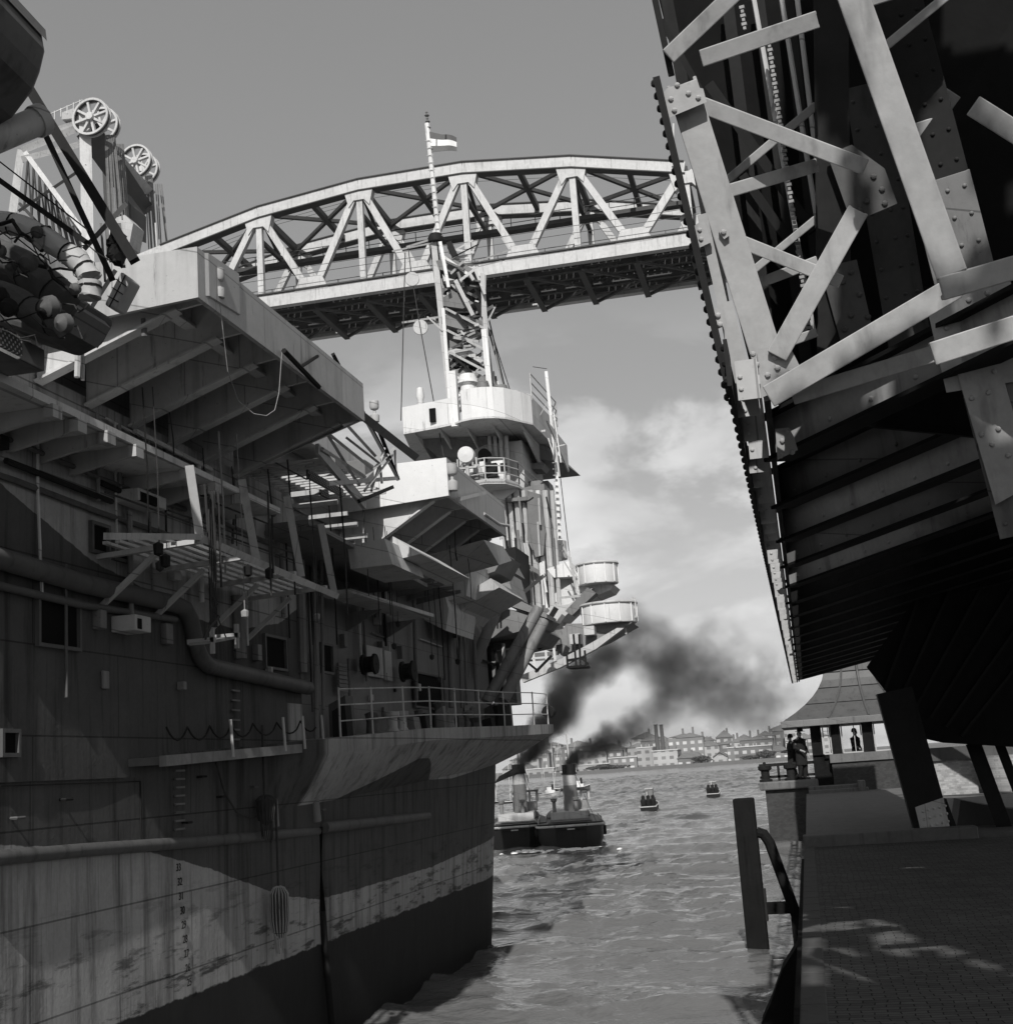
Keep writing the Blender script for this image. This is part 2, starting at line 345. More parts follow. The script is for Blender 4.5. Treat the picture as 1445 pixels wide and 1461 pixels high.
# ---------------------------------------------------------------- lift bridge far behind: raised span
def lift_span():
    root = thing('lift_bridge_span', 'pale truss lift span with arched top chord, raised high behind the mast', 'lift bridge', loc=(-27, 104.5, 43))
    inv = Matrix.Translation((27, -104.5, -43))
    def B(mb, n, m): o = mb.build(n, m, root); o.matrix_parent_inverse = inv; return o
    zb = 43.4; bx = [-54+9*i for i in range(7)]
    tp = [(-49.5, 49.4), (-40.5, 51.45), (-31.5, 52.45), (-22.5, 52.45), (-13.5, 51.45), (-4.5, 49.4)]
    for y, far in ((100, 0), (109, 1)):
        mt = 'span'
        mb = MB()
        for i in range(5): mb.bar((tp[i][0], y, tp[i][1]), (tp[i+1][0], y, tp[i+1][1]), .7, .95)
        mb.bar((-52.4, y, 48.7), (tp[0][0], y, tp[0][1]), .7, .95)
        B(mb, 'top_chord', mt)
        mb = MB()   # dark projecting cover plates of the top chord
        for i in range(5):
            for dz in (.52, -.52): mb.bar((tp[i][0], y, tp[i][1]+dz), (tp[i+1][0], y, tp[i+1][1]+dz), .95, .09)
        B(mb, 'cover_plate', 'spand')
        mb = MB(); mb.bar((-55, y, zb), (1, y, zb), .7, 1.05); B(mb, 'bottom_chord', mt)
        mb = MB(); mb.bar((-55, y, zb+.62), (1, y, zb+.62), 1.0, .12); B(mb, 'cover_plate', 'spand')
        for i, (tx, tz) in enumerate(tp):
            for j in (i, i+1):
                mb = MB(); d = Vector((bx[j]-tx, 0, zb-tz)); a = Vector((tx, y, tz)); wd = .62 if i in (0, 5) else .55
                mb.bar(a+d*.06, a+d*.93, wd, .5, (0, 1, 0)); B(mb, 'diagonal', mt)
            mb = MB(); mb.bar((tx, y, tz-.5), (tx, y, zb+.4), .5, .45, (0, 1, 0)); B(mb, 'post', mt)
            mb = MB()
            mb.prism([(tx-1.25, y-.37, tz-.35), (tx+1.25, y-.37, tz-.35), (tx+1.15, y-.37, tz-.9), (tx+.9, y-.37, tz-1.9), (tx+.45, y-.37, tz-1.35), (tx-.45, y-.37, tz-1.35), (tx-.9, y-.37, tz-1.9), (tx-1.15, y-.37, tz-.9)], (0, .74, 0)); B(mb, 'gusset_plate', mt)
        for x in bx[1:-1]:
            mb = MB(); mb.prism([(x-1.5, y-.37, zb+.4), (x+1.5, y-.37, zb+.4), (x+.95, y-.37, zb+1.6), (x-.95, y-.37, zb+1.6)], (0, .74, 0)); B(mb, 'gusset_plate', mt)
    # deck
    for i in range(13):
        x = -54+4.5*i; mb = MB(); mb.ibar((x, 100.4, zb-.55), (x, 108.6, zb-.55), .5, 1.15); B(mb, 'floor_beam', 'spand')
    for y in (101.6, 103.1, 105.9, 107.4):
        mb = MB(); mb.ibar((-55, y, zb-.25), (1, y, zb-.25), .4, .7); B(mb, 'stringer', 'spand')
    mb = MB()
    x = -55.0
    while x < 1:
        mb.box((x, 101.2, zb+.12), (x+.5, 103.5, zb+.32)); mb.box((x, 105.5, zb+.12), (x+.5, 107.8, zb+.32)); x += .58
    B(mb, 'sleepers', 'deck')
    mb = MB()
    for i in range(12):
        x = -54+4.5*i+.25
        for (a, b, g) in ((100.36, 101.05, .0), (103.62, 104.2, .5), (104.55, 105.38, .3), (107.95, 108.62, .8)): mb.box((x, a, zb+.02), (x+4.0-g, b, zb+.1))
    B(mb, 'walkway_plate', 'deck')
    mb = MB()
    for i in range(12):
        x = -54+4.5*i
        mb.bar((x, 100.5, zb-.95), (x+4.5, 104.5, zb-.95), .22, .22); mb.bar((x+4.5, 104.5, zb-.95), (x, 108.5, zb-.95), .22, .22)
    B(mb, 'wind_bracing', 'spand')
    # top lateral bracing and portals
    for i, (tx, tz) in enumerate(tp):
        mb = MB(); mb.bar((tx, 100.3, tz+.1), (tx, 108.7, tz+.1), .4, .6)
        mb.bar((tx, 100.3, tz-2.4), (tx, 108.7, tz-2.4), .3, .35)
        mb.bar((tx, 100.4, tz-.2), (tx, 104.5, tz-2.3), .25, .25, (1, 0, 0)); mb.bar((tx, 108.6, tz-.2), (tx, 104.5, tz-2.3), .25, .25, (1, 0, 0))
        B(mb, 'sway_frame', 'spand')
        if i < 5:
            t2 = tp[i+1]; mb = MB()
            mid = ((tx+t2[0])/2, 104.5, (tz+t2[1])/2)
            for (xx, zz) in (tp[i], t2):
                for yy in (100.3, 108.7): mb.bar((xx, yy, zz), mid, .3, .3)
            mb.bar((mid[0], 100.3, mid[2]), (mid[0], 108.7, mid[2]), .4, .5)
            B(mb, 'lateral_bracing', 'spand')
    # service gangways with hand rails between the trusses
    for y, z in ((104.2, 48.3), (107.9, 46.6)):
        mb = MB(); mb.box((-49, y, z), (-4.5, y+.9, z+.35)); B(mb, 'gangway', 'spand')
        mb = MB()
        for dz in (.65, 1.15): mb.bar((-49, y, z+dz), (-4.5, y, z+dz), .05)
        for i in range(22): mb.bar((-49+i*2.1, y, z+.3), (-49+i*2.1, y, z+1.15), .06)
        B(mb, 'railing', 'spand')
    for y in (98.9, 110.2):
        mb = MB()
        for dz in (1.6, 2.2): mb.bar((-54, y, zb+dz), (0, y, zb+dz), .035)
        B(mb, 'cable', 'spand')
    mb = MB()
    for dz in (.9, 1.25):
        for i in range(5): mb.bar((tp[i][0], 104.5, tp[i][1]+dz), (tp[i+1][0], 104.5, tp[i+1][1]+dz), .03)
    B(mb, 'cable', 'spand')
    mb = MB(); mb.bar((-5.4, 99.6, 49.6), (-5.0, 99.6, 53.2), .14); mb.bar((-49.8, 99.7, 49.6), (-49.9, 99.7, 52), .14); B(mb, 'lamp_post', 'span')
lift_span()

def lift_tower():
    root = thing('lift_bridge_tower', 'lift bridge tower top with spoked rope sheaves, rising above the ship at left', 'bridge tower', loc=(-57, 105, 43))
    inv = Matrix.Translation((57, -105, -43))
    def B(mb, n, m, p=root, s=False): o = mb.build(n, m, p, s); o.matrix_parent_inverse = inv if p is root else Matrix(); return o
    P = lambda px, py, y=100: ay(px, py, y)
    # columns and beams
    def mem(a, b, w, name, m='span', ya=100, d=.9):
        mb = MB(); vbar(mb, P(*a, ya), P(*b, ya), w*ya/1900*1.0, d); B(mb, name, m)
    mem((121, 165), (127, 420), 19, 'column'); mem((30, 216), (14, 330), 13, 'column'); mem((150, 195), (160, 400), 14, 'column', 'spand', 112); mem((188, 262), (196, 400), 12, 'column', 'spand', 120)
    mem((34, 213), (116, 180), 12, 'beam'); mem((34, 226), (116, 205), 10, 'beam', 'under'); mem((66, 190), (116, 174), 11, 'beam')
    mem((38, 220), (130, 345), 8, 'diagonal'); mem((28, 300), (125, 235), 5, 'diagonal', 'spand'); mem((18, 330), (120, 380), 7, 'beam'); mem((160, 330), (160, 420), 12, 'column', 'span', 101)
    mb = MB()
    for i in range(9):
        t = i/8; a = P(40+8*i, 226+12*i, 104); b = P(34+11*i, 300+10*i, 104); mb.bar(a, b, .16); mb.bar(P(40+8*i, 226+12*i, 104), P(45+11*i, 310+10*i, 104), .12)
    mb.bar(P(40, 224, 104), P(118, 336, 104), .25); mb.bar(P(28, 290, 104), P(122, 392, 104), .25); B(mb, 'lattice', 'spand')
    mb = MB(); vbar(mb, P(128, 190, 100), P(205, 300, 122), 2.2, .9); B(mb, 'sheave_girder', 'spand')
    mb = MB(); vbar(mb, P(150, 205, 104), P(215, 275, 122), .9, .6); B(mb, 'beam', 'under')
    mb = MB(); mb.prism([P(165, 262, 108), P(187, 292, 108), P(187, 330, 108), P(165, 322, 108)], (0, 3, 0)); B(mb, 'machine_box', 'spand')
    mb = MB(); mb.prism([P(160, 312, 101), P(178, 306, 101), P(190, 318, 101), P(184, 350, 101), P(160, 352, 101)], (0, 2, 0)); B(mb, 'counterweight_frame', 'pale')
    mb = MB(); mb.prism([P(88, 160), P(104, 154), P(104, 168), P(88, 170)], (0, 1.5, 0)); B(mb, 'bearing_box', 'pale')
    # platform and handrail on the girder
    mb = MB()
    for k in range(7): mb.bar(P(60+9*k, 178-4*k), P(60+9*k, 166-4*k), .08)
    mb.bar(P(58, 168), P(118, 142), .07); B(mb, 'railing', 'under')
    # spoked sheaves
    for (px, py, y, r) in ((128, 165, 99, 1.75), (143, 177, 104, 1.75), (192, 228, 119, 1.8), (203, 240, 124, 1.8)):
        c = P(px, py, y); sh = MB()
        for yo in (0, .55): sh.lathe([(r, yo), (r, yo+.14), (r-.2, yo+.14), (r-.2, yo), (r, yo)], c, (0, 1, 0), 32)
        o = B(sh, 'sheave', 'span')
        sh = MB(); sh.lathe([(r-.02, .1), (r-.12, .12), (r-.12, .58), (r-.02, .6)], c, (0, 1, 0), 32)
        q = B(sh, 'rope_groove', 'spand', o)
        sh = MB(); sh.lathe([(0, -.15), (.35, -.15), (.35, .85), (0, .85)], c, (0, 1, 0), 14); B(sh, 'hub', 'under', o)
        for k in range(8):
            a = k*pi/4+.2; sh = MB(); d = Vector((cos(a), 0, sin(a))); sh.bar(c+d*.3+Vector((0, .3, 0)), c+d*(r-.15)+Vector((0, .3, 0)), .2, .35, (0, 1, 0)); B(sh, 'spoke', 'span', o)
    # hanging ropes
    for (px, y, n, top, bot, sp) in ((150, 101, 7, 192, 300, 3.2), (164, 103, 6, 205, 318, 3.4), (207, 121, 6, 250, 355, 2.8), (222, 124, 4, 262, 345, 4.2)):
        for k in range(n):
            mb = MB(); mb.tube([P(px+sp*k*.7, top, y), P(px+sp*k+5+random.uniform(-2, 2), bot+k*2+random.uniform(-6, 6), y)], .07, 5); B(mb, 'rope', random.choice(['shipd', 'mid']))
lift_tower()

# ---------------------------------------------------------------- bascule bridge over the quay
D2 = Vector((.6965, -.711, .0969)).normalized()
NB = Vector((0, 1, 0)).cross(D2).normalized()
if NB.z < 0: NB = -NB
ZB = 5.72
def bz(x): return ZB+.139*(x+.245)
def bridge():
    root = thing('bascule_bridge', 'huge riveted grey steel bascule bridge with its leaf tipped up, looming dark over the quay', 'bascule bridge', loc=(2, 27, 1.8))
    inv = Matrix.Translation((-2, -27, -1.8))
    def B(mb, n, m, lab=None):
        o = mb.build(n, m, root); o.matrix_parent_inverse = inv
        if lab: o['label'] = lab
        return o
    # --- cross beams of the tail, seen from underneath one behind the other
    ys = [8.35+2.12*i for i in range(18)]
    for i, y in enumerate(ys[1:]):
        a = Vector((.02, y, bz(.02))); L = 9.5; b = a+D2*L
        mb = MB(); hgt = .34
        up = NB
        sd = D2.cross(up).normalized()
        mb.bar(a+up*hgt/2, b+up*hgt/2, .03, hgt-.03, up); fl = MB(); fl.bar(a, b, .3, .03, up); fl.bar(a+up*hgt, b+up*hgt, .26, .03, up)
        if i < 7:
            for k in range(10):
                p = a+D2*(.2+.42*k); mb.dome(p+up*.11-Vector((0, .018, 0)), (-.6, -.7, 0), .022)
        ob = B(mb, 'cross_beam', ('mid' if i % 2 else 'steel') if i < 5 else 'steeld'); fo = fl.build('beam_flange', 'black', ob)  # far webs switch to near-black paint, deep shade put into colour
    # --- edge girder over the quay edge: stepped end plates one behind the other, riveted fascia outside
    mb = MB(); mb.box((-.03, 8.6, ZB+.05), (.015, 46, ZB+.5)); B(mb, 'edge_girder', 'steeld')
    mb = MB(); mb.box((-.06, 8.4, ZB+.1), (-.04, 46, ZB+.16)); y = 8.3; i = 0
    while y < 45.5:
        t = (.0, .03, .015)[i % 3]
        mb.box((-.185-t, y, ZB-.02+t), (-.045-t*.6, y+.012, ZB+.24))
        if y < 20:
            for q in (.05, .13): mb.dome((-.16, y, ZB+.0+q), (0, -1, 0), .017)
        y += .55+.12*(i % 2); i += 1
    B(mb, 'stepped_flange', 'pale')
    mb = MB(); mb.box((-.235, 8.0, ZB+.0), (-.21, 46, ZB+.3)); y = 8.0
    while y < 46:
        for dz in (.04, .16, .27): mb.dome((-.236, y+dz*.3, ZB+dz), (-1, 0, 0), .026)
        y += .26
    B(mb, 'fascia', 'steeld')
    # --- roadway over the cross beams
    mb = MB()
    mb.prism([(.3, 13.6, 7.02), (9.5, 11.5, 8.3), (9.5, 24, 8.3), (3.4, 31, 7.45), (3.4, 46, 7.45), (.3, 46, 7.02)], (0, 0, .35)); B(mb, 'roadway_deck', 'deck')
    mb = MB(); mb.box((.35, 44.2, 7.5), (3.4, 45.8, 10.0)); B(mb, 'shade_block', 'deck')  # block added out of sight to throw shade on the keeper's house
    # longitudinal main girders between the cross beams and the deck
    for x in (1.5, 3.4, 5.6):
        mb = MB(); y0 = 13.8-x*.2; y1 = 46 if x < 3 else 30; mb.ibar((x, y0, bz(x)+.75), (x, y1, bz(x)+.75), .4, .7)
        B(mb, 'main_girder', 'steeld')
    # --- raised leaf: inclined chords with lattice, one slanting plane
    def pl(px, py, off=0):      # plane leaning back towards the eye with height
        d = ray(px, py); n = Vector((0, 1, .22)).normalized(); p0 = Vector((0, 8.5+off, 5.8)); return EYEP+d*((p0-EYEP).dot(n)/d.dot(n))
    def mem(name, a, b, wpx, off=0, d=.12, m='steel', flange=True):
        A, Bq = pl(*a, off), pl(*b, off); w = wpx*((A+Bq)/2-EYEP).dot(FWD)/1900
        mb = MB(); up = view_up(A, Bq); dr = (Bq-A).normalized(); sd = dr.cross(up).normalized()
        mb.bar(A, Bq, w, .03, up)
        if flange:
            for s_ in (1, -1): mb.bar(A+sd*s_*(w/2-.012)+up*d/2, Bq+sd*s_*(w/2-.012)+up*d/2, .024, d, up)
        if name == 'leaf_girder':
            n_ = int((Bq-A).length/.19)
            for k in range(n_):
                for s_ in (.36, -.36, .08): mb.dome(A.lerp(Bq, (k+.5)/n_)+sd*s_*w-up*.015, -up, .017)
        o = B(mb, name, m); b_ = o.modifiers.new('bevel', 'BEVEL'); b_.width = .006; b_.segments = 2; b_.limit_method = 'ANGLE'; return o
    mem('leaf_chord', (973, 120), (1112, 566), 44, 0, .3); mem('leaf_edge', (926, -40), (958, 108), 9, .1, .3, 'steeld', False)
    mem('leaf_strut', (1000, 83), (1166, 27), 24, .05); mem('leaf_diagonal', (953, 80), (1060, -22), 24, .02, .12, 'steel')
    mem('leaf_diagonal', (985, 143), (1235, 238), 23, .03); mem('leaf_strut', (1026, 276), (1166, 235), 19, .25); mem('leaf_diagonal', (1012, 278), (1164, 150), 12, .9, .08)
    mem('leaf_diagonal', (1036, 336), (1200, 402), 19, .03); mem('leaf_diagonal', (1052, 404), (1164, 312), 11, .9, .08); mem('leaf_strut', (1050, 416), (1166, 372), 15, .25)
    mem('leaf_diagonal', (1108, 508), (1224, 300), 30, -.1); mem('leaf_diagonal', (1066, 468), (1120, 500), 18, .2); mem('leaf_strut', (1120, 490), (1165, 474), 13, .3)
    mem('leaf_diagonal', (1096, 566), (1362, 410), 34, -.35, .2, 'steel'); mem('leaf_strut', (1130, 566), (1330, 505), 24, -.12); mem('leaf_strut', (1330, 505), (1475, 458), 34, -1.0)
    mem('leaf_chord', (1205, -40), (1358, 392), 43, -2.6, .34); mem('leaf_strut', (1342, 412), (1480, 372), 34, -2.6, .2)
    mem('leaf_strut', (1230, 2), (1300, -20), 20, -1); mem('leaf_diagonal', (1255, 72), (1350, -6), 13, .4, .08); mem('leaf_diagonal', (1262, 84), (1362, 150), 26, 1.2); mem('leaf_diagonal', (1388, 150), (1475, 205), 30, -.6, .2)
    mem('leaf_strut', (1290, 192), (1352, 172), 22, .8); mem('leaf_strut', (1296, 214), (1340, 188), 12, 1.3)
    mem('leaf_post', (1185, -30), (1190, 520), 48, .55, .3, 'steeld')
    mem('leaf_girder', (1235, 120), (1310, 560), 60, 1.3, .3, 'hulld'); mem('leaf_girder', (1262, -40), (1352, 300), 80, .8, .3, 'steeld'); mem('leaf_girder', (1340, 255), (1470, 760), 84, .75, .3, 'mid')  # darker paints here stand in for shade on the girders
    mb = MB(); A_, B_ = pl(938, 118, -.05), pl(1042, 566, -.05); vbar(mb, A_, B_, .045, .3)
    for k in range(26): q = A_.lerp(B_, k/25); mb.dome(q+Vector((-.02, 0, 0)), (-1, -.3, 0), .028)
    B(mb, 'outer_angle', 'steeld')
    mb = MB()
    for (t0, t1, o_) in ((.42, .72, 14), (.70, 1.0, 22)): vbar(mb, pl(952+104*t0+o_*.4, 118+448*t0, -.02), pl(952+104*t1+o_*.4, 118+448*t1, -.02), o_*8.6/1900, .05)
    B(mb, 'cover_plate', 'steel')
    # gusset plates with rivets
    def gus(pts, off, riv, m='steel', r=.022, lab=None):
        P = [pl(x, y, off) for x, y in pts]; up = view_up(P[0], P[2]); mb = MB(); mb.prism(P, up*.03)
        for x, y in riv: mb.dome(pl(x, y, off), -up, r)
        B(mb, 'gusset_plate', m, lab)
    gus([(945, 133), (953, 124), (975, 119), (1003, 126), (1008, 145), (953, 168)], -.1, [(957, 141), (982, 133), (996, 139), (962, 157), (966, 121)], r=.019)
    gus([(1080, 497), (1128, 497), (1150, 540), (1085, 568)], -.07, [(1074, 505), (1105, 510), (1079, 520), (1109, 525), (1128, 530), (1112, 545), (1095, 535)], r=.021)
    gus([(990, 322), (1004, 312), (1015, 345), (998, 353)], -.1, [(998, 328), (1000, 341)], r=.016); gus([(1019, 440), (1026, 440), (1033, 465), (1022, 470)], -.1, [(1024, 450), (1027, 463)], r=.02)
    gus([(1026, 312), (1034, 320), (1040, 336), (1033, 341), (1025, 330)], -.05, [(1032, 331)], r=.02)
    gus([(1106, 612), (1125, 610), (1132, 622), (1138, 642), (1109, 656)], .9, [(1121, 617), (1116, 629), (1114, 650), (1130, 645)], r=.021)
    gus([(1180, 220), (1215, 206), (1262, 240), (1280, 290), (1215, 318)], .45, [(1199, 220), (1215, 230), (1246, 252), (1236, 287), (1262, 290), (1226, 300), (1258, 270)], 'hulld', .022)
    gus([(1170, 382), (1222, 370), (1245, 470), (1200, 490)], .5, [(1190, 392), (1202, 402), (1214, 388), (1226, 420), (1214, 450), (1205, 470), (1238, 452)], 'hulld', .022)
    gus([(1318, 420), (1440, 395), (1475, 540), (1350, 560)], .68, [(1350, 468), (1375, 462), (1382, 428), (1408, 418), (1418, 448), (1432, 440), (1410, 478)], 'steel', .02)
    gus([(1362, 520), (1420, 500), (1475, 690), (1420, 720)], .66, [(1386, 568), (1410, 560), (1418, 530), (1400, 620), (1424, 612), (1415, 634), (1438, 650)], 'steel', .02)
    # timber backing behind the lattice: the tipped roadway
    mb = MB(); mb.prism([pl(925, -60, 2.2), pl(1080, 560, 2.0), pl(1160, 600, 2.0), pl(1560, 640, 1.6), pl(1560, -140, 2.2)], (0, .25, .05)); B(mb, 'tipped_roadway', 'deck')
    for (x0, x1) in ((946, 1020), (1034, 1070), (1078, 1120), (1120, 1150)):     # stringers under the tipped roadway
        mb = MB(); vbar(mb, pl(x0, -30, 1.9), pl(x1+36, 560, 1.75), .09, .12); B(mb, 'stringer', 'steeld')
    for (a, b, w_) in (((944, 30), (1000, 130), 10), ((1012, 120), (1160, 330), 16), ((1060, 250), (1165, 400), 14)):
        mb = MB(); vbar(mb, pl(*a, 1.5), pl(*b, 1.5), w_*9/1900, .08); B(mb, 'brace', 'steeld')
    for (px, t, b) in ((1058, 8, 44), (1095, 45, 470)):                         # hanging chains
        mb = MB(); y = t
        while y < b:
            mb.bar(pl(px+(y-t)*.14, y, 1.0), pl(px+(y+4-t)*.14, y+4, 1.0), .035 if int(y/6) % 2 else .02, .03); y += 6
        B(mb, 'chain', 'steel')
    for (px, dx) in ((1072, 90), (1112, 80), (1135, 60)):
        mb = MB(); mb.tube([pl(px, -20, 1.2), pl(px+dx, 480, 1.2)], .018, 6); B(mb, 'rod', 'under')
    # --- pivot housing at the far end: big dark drum-like box, and the leg that carries it
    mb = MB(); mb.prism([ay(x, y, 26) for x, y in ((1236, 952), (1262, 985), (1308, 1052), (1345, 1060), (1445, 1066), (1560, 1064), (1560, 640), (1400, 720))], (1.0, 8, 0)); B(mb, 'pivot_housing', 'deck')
    for k in range(6):
        mb = MB(); a = ay(1262+22*k, 985+13*k, 25.95); b = ay(1330+40*k, 800+10*k, 25.95); mb.bar(a, b, .05, .05, (0, 1, 0)); B(mb, 'stiffener', 'black')
    P = lambda x, y: ay(x, y, 25.9)
    mb = MB(); vbar(mb, P(1276, 985), P(1333, 1192), .62, .05)
    dr = (P(1333, 1192)-P(1276, 985)).normalized(); sd = dr.cross(Vector((0, 1, 0))).normalized()
    for s_ in (.3, -.3): mb.bar(P(1276, 985)+sd*s_+V(0, .2, 0), P(1333, 1192)+sd*s_+V(0, .2, 0), .05, .4, (0, 1, 0))
    B(mb, 'support_leg', 'steeld')
    mb = MB(); pts = [P(1305, 1152), P(1345, 1138), P(1352, 1170), P(1360, 1203), P(1318, 1206)]; mb.prism([q+V(0, -.06, 0) for q in pts], (0, .05, 0))
    for i in range(5):
        for j in range(4): mb.dome(P(1316+i*8+j*2, 1158+j*11-i*2)+V(0, -.06, 0), (0, -1, 0), .028)
    B(mb, 'base_plate', 'under')
    mb = MB(); mb.prism([P(1300, 1203), P(1308, 1150), P(1316, 1206)], (0, .5, 0)); mb.prism([P(1350, 1140), P(1372, 1200), P(1356, 1204)], (0, .5, 0)); B(mb, 'base_web', 'steeld')
    for (a, b, w_) in (((1388, 1060), (1438, 1195), .28), ((1425, 1060), (1475, 1190), .18)):
        mb = MB(); vbar(mb, ay(*a, 27), ay(*b, 27), w_, .2); B(mb, 'support_leg', 'steeld')
    # --- unseen slotted panel behind the viewer, added to shade and cast sun patches
    ZC = 12.8
    def up(p): return p+sun_dir*((ZC-p.z)/sun_dir.z)
    def onb(px, py): d = ray(px, py); q = Vector((-.245, 10, ZB)); return EYEP+d*((q-EYEP).dot(NB)/d.dot(NB))
    qy = lambda x, y: az(x, y, 1.8)
    holes = []  # slot outlines, traced sunward from each wanted patch of light
    for pts in ([(1180, 1290), (1200, 1292), (1230, 1304), (1226, 1311), (1203, 1304)], [(1185, 1324), (1203, 1315), (1240, 1327), (1237, 1336), (1200, 1333)], [(1240, 1309), (1274, 1320), (1324, 1356), (1317, 1362), (1277, 1341), (1246, 1321)], [(1249, 1334), (1267, 1335), (1310, 1363), (1289, 1368), (1262, 1358)],
                [(1323, 1347), (1340, 1344), (1373, 1361), (1363, 1368), (1345, 1365)], [(1377, 1369), (1397, 1369), (1425, 1382), (1410, 1388)], [(1428, 1384), (1470, 1391), (1470, 1400)], [(1179, 1351), (1212, 1355), (1226, 1365), (1191, 1374)],
                [(1152, 1292), (1176, 1295), (1173, 1316), (1152, 1316)], [(1152, 1330), (1172, 1331), (1173, 1369), (1152, 1369)], [(1152, 1380), (1176, 1383), (1168, 1412), (1152, 1412)]): holes.append([up(qy(*q)) for q in pts])
    for off, polys in ((0, ([(1050, -60), (1164, -60), (1164, 400), (1150, 560), (1050, 560)], [(1160, 330), (1214, 330), (1190, 430), (1160, 430)])), (-.1, ([(1130, 520), (1264, 510), (1268, 545), (1130, 580)],)), (-.35, ([(1090, 540), (1340, 410), (1350, 450), (1110, 590)],)),
                       (-2.6, ([(1165, -60), (1262, -60), (1392, 405), (1312, 405)], [(1340, 400), (1372, 395), (1372, 425), (1345, 430)])), (1.2, ([(1264, 84), (1286, 68), (1312, 86), (1280, 104)], [(1298, 104), (1325, 96), (1345, 112), (1322, 126)])), (-.6, ([(1385, 145), (1410, 140), (1470, 185), (1460, 215)],)), (.8, ([(1290, 182), (1345, 165), (1352, 180), (1290, 204)],)),
                       (.7, ([(1340, 462), (1362, 460), (1376, 430), (1392, 462), (1345, 482)], [(1358, 502), (1400, 486), (1416, 520), (1385, 550)], [(1392, 545), (1428, 525), (1436, 560), (1405, 585)], [(1412, 620), (1450, 600), (1450, 640), (1428, 655)]))):
        for pts in polys: holes.append([up(pl(x, y, off)) for x, y in pts])
    for pts in ([(1290, 586), (1356, 566), (1358, 620), (1290, 640)], [(1362, 570), (1394, 560), (1394, 605), (1362, 612)], [(1400, 630), (1436, 615), (1436, 668), (1400, 676)], [(1290, 702), (1390, 672), (1390, 715), (1290, 750)], [(1250, 775), (1318, 752), (1318, 792), (1250, 812)], [(1150, 560), (1270, 520), (1270, 560), (1150, 600)], [(1120, 640), (1150, 625), (1150, 650), (1120, 665)]): holes.append([up(onb(*q)) for q in pts])
    def is_open(x, y):
        for P_ in holes:
            c = False; j = len(P_)-1
            for i in range(len(P_)):
                if (P_[i].y > y) != (P_[j].y > y) and x < (P_[j].x-P_[i].x)*(y-P_[i].y)/(P_[j].y-P_[i].y)+P_[i].x: c = not c
                j = i
            if c: return True
        return False
    mb = MB(); CZ = .08; y = -14.0; rows = []
    while y < 7.4:
        x = x0 = .9; segs = []
        while x < 7.5:
            if is_open(x+CZ/2, y+CZ/2):
                if x > x0+1e-6: segs.append((round(x0, 3), round(x, 3)))
                x0 = x+CZ
            x += CZ
        segs.append((round(x0, 3), 14.0))
        if rows and rows[-1][2] == segs: rows[-1][1] = y+CZ
        else: rows.append([y, y+CZ, segs])
        y += CZ
    for y0, y1, segs in rows:
        for a_, b_ in segs: mb.box((a_, y0, ZC), (b_, y1, ZC+.06))
    B(mb, 'slotted_shade_panel', 'deck')
bridge()

# ---------------------------------------------------------------- quay
def quay():
    q = MB(); q.box((-.2, -30, -2), (40, 25.0, 1.8)); tag(q.build('quay', 'setts'), kind='structure')
    q = MB(); q.box((-.2, 25.52, -2), (40, 54.0, 1.85)); tag(q.build('upper_quay', 'stone'), kind='structure')
    k = MB(); k.box((-.24, 25.0, 1.55), (2.75, 25.5, 2.0)); tag(k.build('kerb', 'stone', bevel=.02), kind='structure')
    for i in range(30):
        y = 5+i*.68
        if y > 24.3: break
    c = MB()
    y = -8.0
    while y < 24.9:
        c.box((-.23, y, 1.7), (-.05, min(y+.66, 24.95), 1.815)); y += .68
    tag(c.build('coping_stones', 'concrete', bevel=.012), kind='structure')
    e = MB(); e.box((-.3, -8, 1.2), (-.24, 24.9, 1.62)); tag(e.build('rubbing_beam', 'wood'), 'long dark timber rubbing beam bolted along the quay wall', 'fender beam')
    d = MB(); P = lambda x, y: ay(x, y, 17.5); d.prism([P(1150, 1338), P(1140, 1346), P(1116, 1384), P(1100, 1430), P(1086, 1462), P(1100, 1560), P(1152, 1560)], (0, .6, 0)); tag(d.build('sloping_fender', 'wood'), 'dark curved timber fender sloping from the quay wall into the water', 'fender')
    s = MB(); P = lambda x, y: ay(x, y, 27.6); s.prism([P(1362, 1200), P(1370, 1142), P(1400, 1148), P(1445, 1155), P(1500, 1160), P(1500, 1200)], (0, 1.2, 0)); tag(s.build('stone_block', 'concrete'), 'pale rivet-marked stone block standing beside the foot of the bridge leg', 'stone block')
    # fender pile with raking brace
    root = thing('fender_pile', 'thick dark square timber pile with raking brace, standing in the water by the quay', 'mooring pile', loc=(-1.24, 25.3, 0)); inv = Matrix.Translation((1.24, -25.3, 0))
    def B(mb, n, m, b=.015): o = mb.build(n, m, root, bevel=b); o.matrix_parent_inverse = inv
    mb = MB(); mb.box((-1.42, 25.1, -3), (-1.04, 25.5, 2.72)); B(mb, 'post', 'wood', .03)
    mb = MB(); mb.tube([(-1.05, 25.3, 2.1), (-.93, 25.3, 2.06), (-.84, 25.3, 1.9), (-.63, 25.3, 1.1), (-.42, 25.3, .3)], .1, 10); B(mb, 'raking_brace', 'wood', 0)
    mb = MB(); mb.box((-1.06, 25.2, .66), (-.5, 25.4, .86)); B(mb, 'cross_beam', 'wood')
    mb = MB(); mb.box((-.6, 25.15, .05), (-.3, 25.45, .6)); B(mb, 'cap_block', 'wood')
    mb = MB(); mb.box((-1.06, 25.16, .55), (-1.0, 25.44, 1.1)); B(mb, 'iron_strap', 'steeld', 0)
quay()

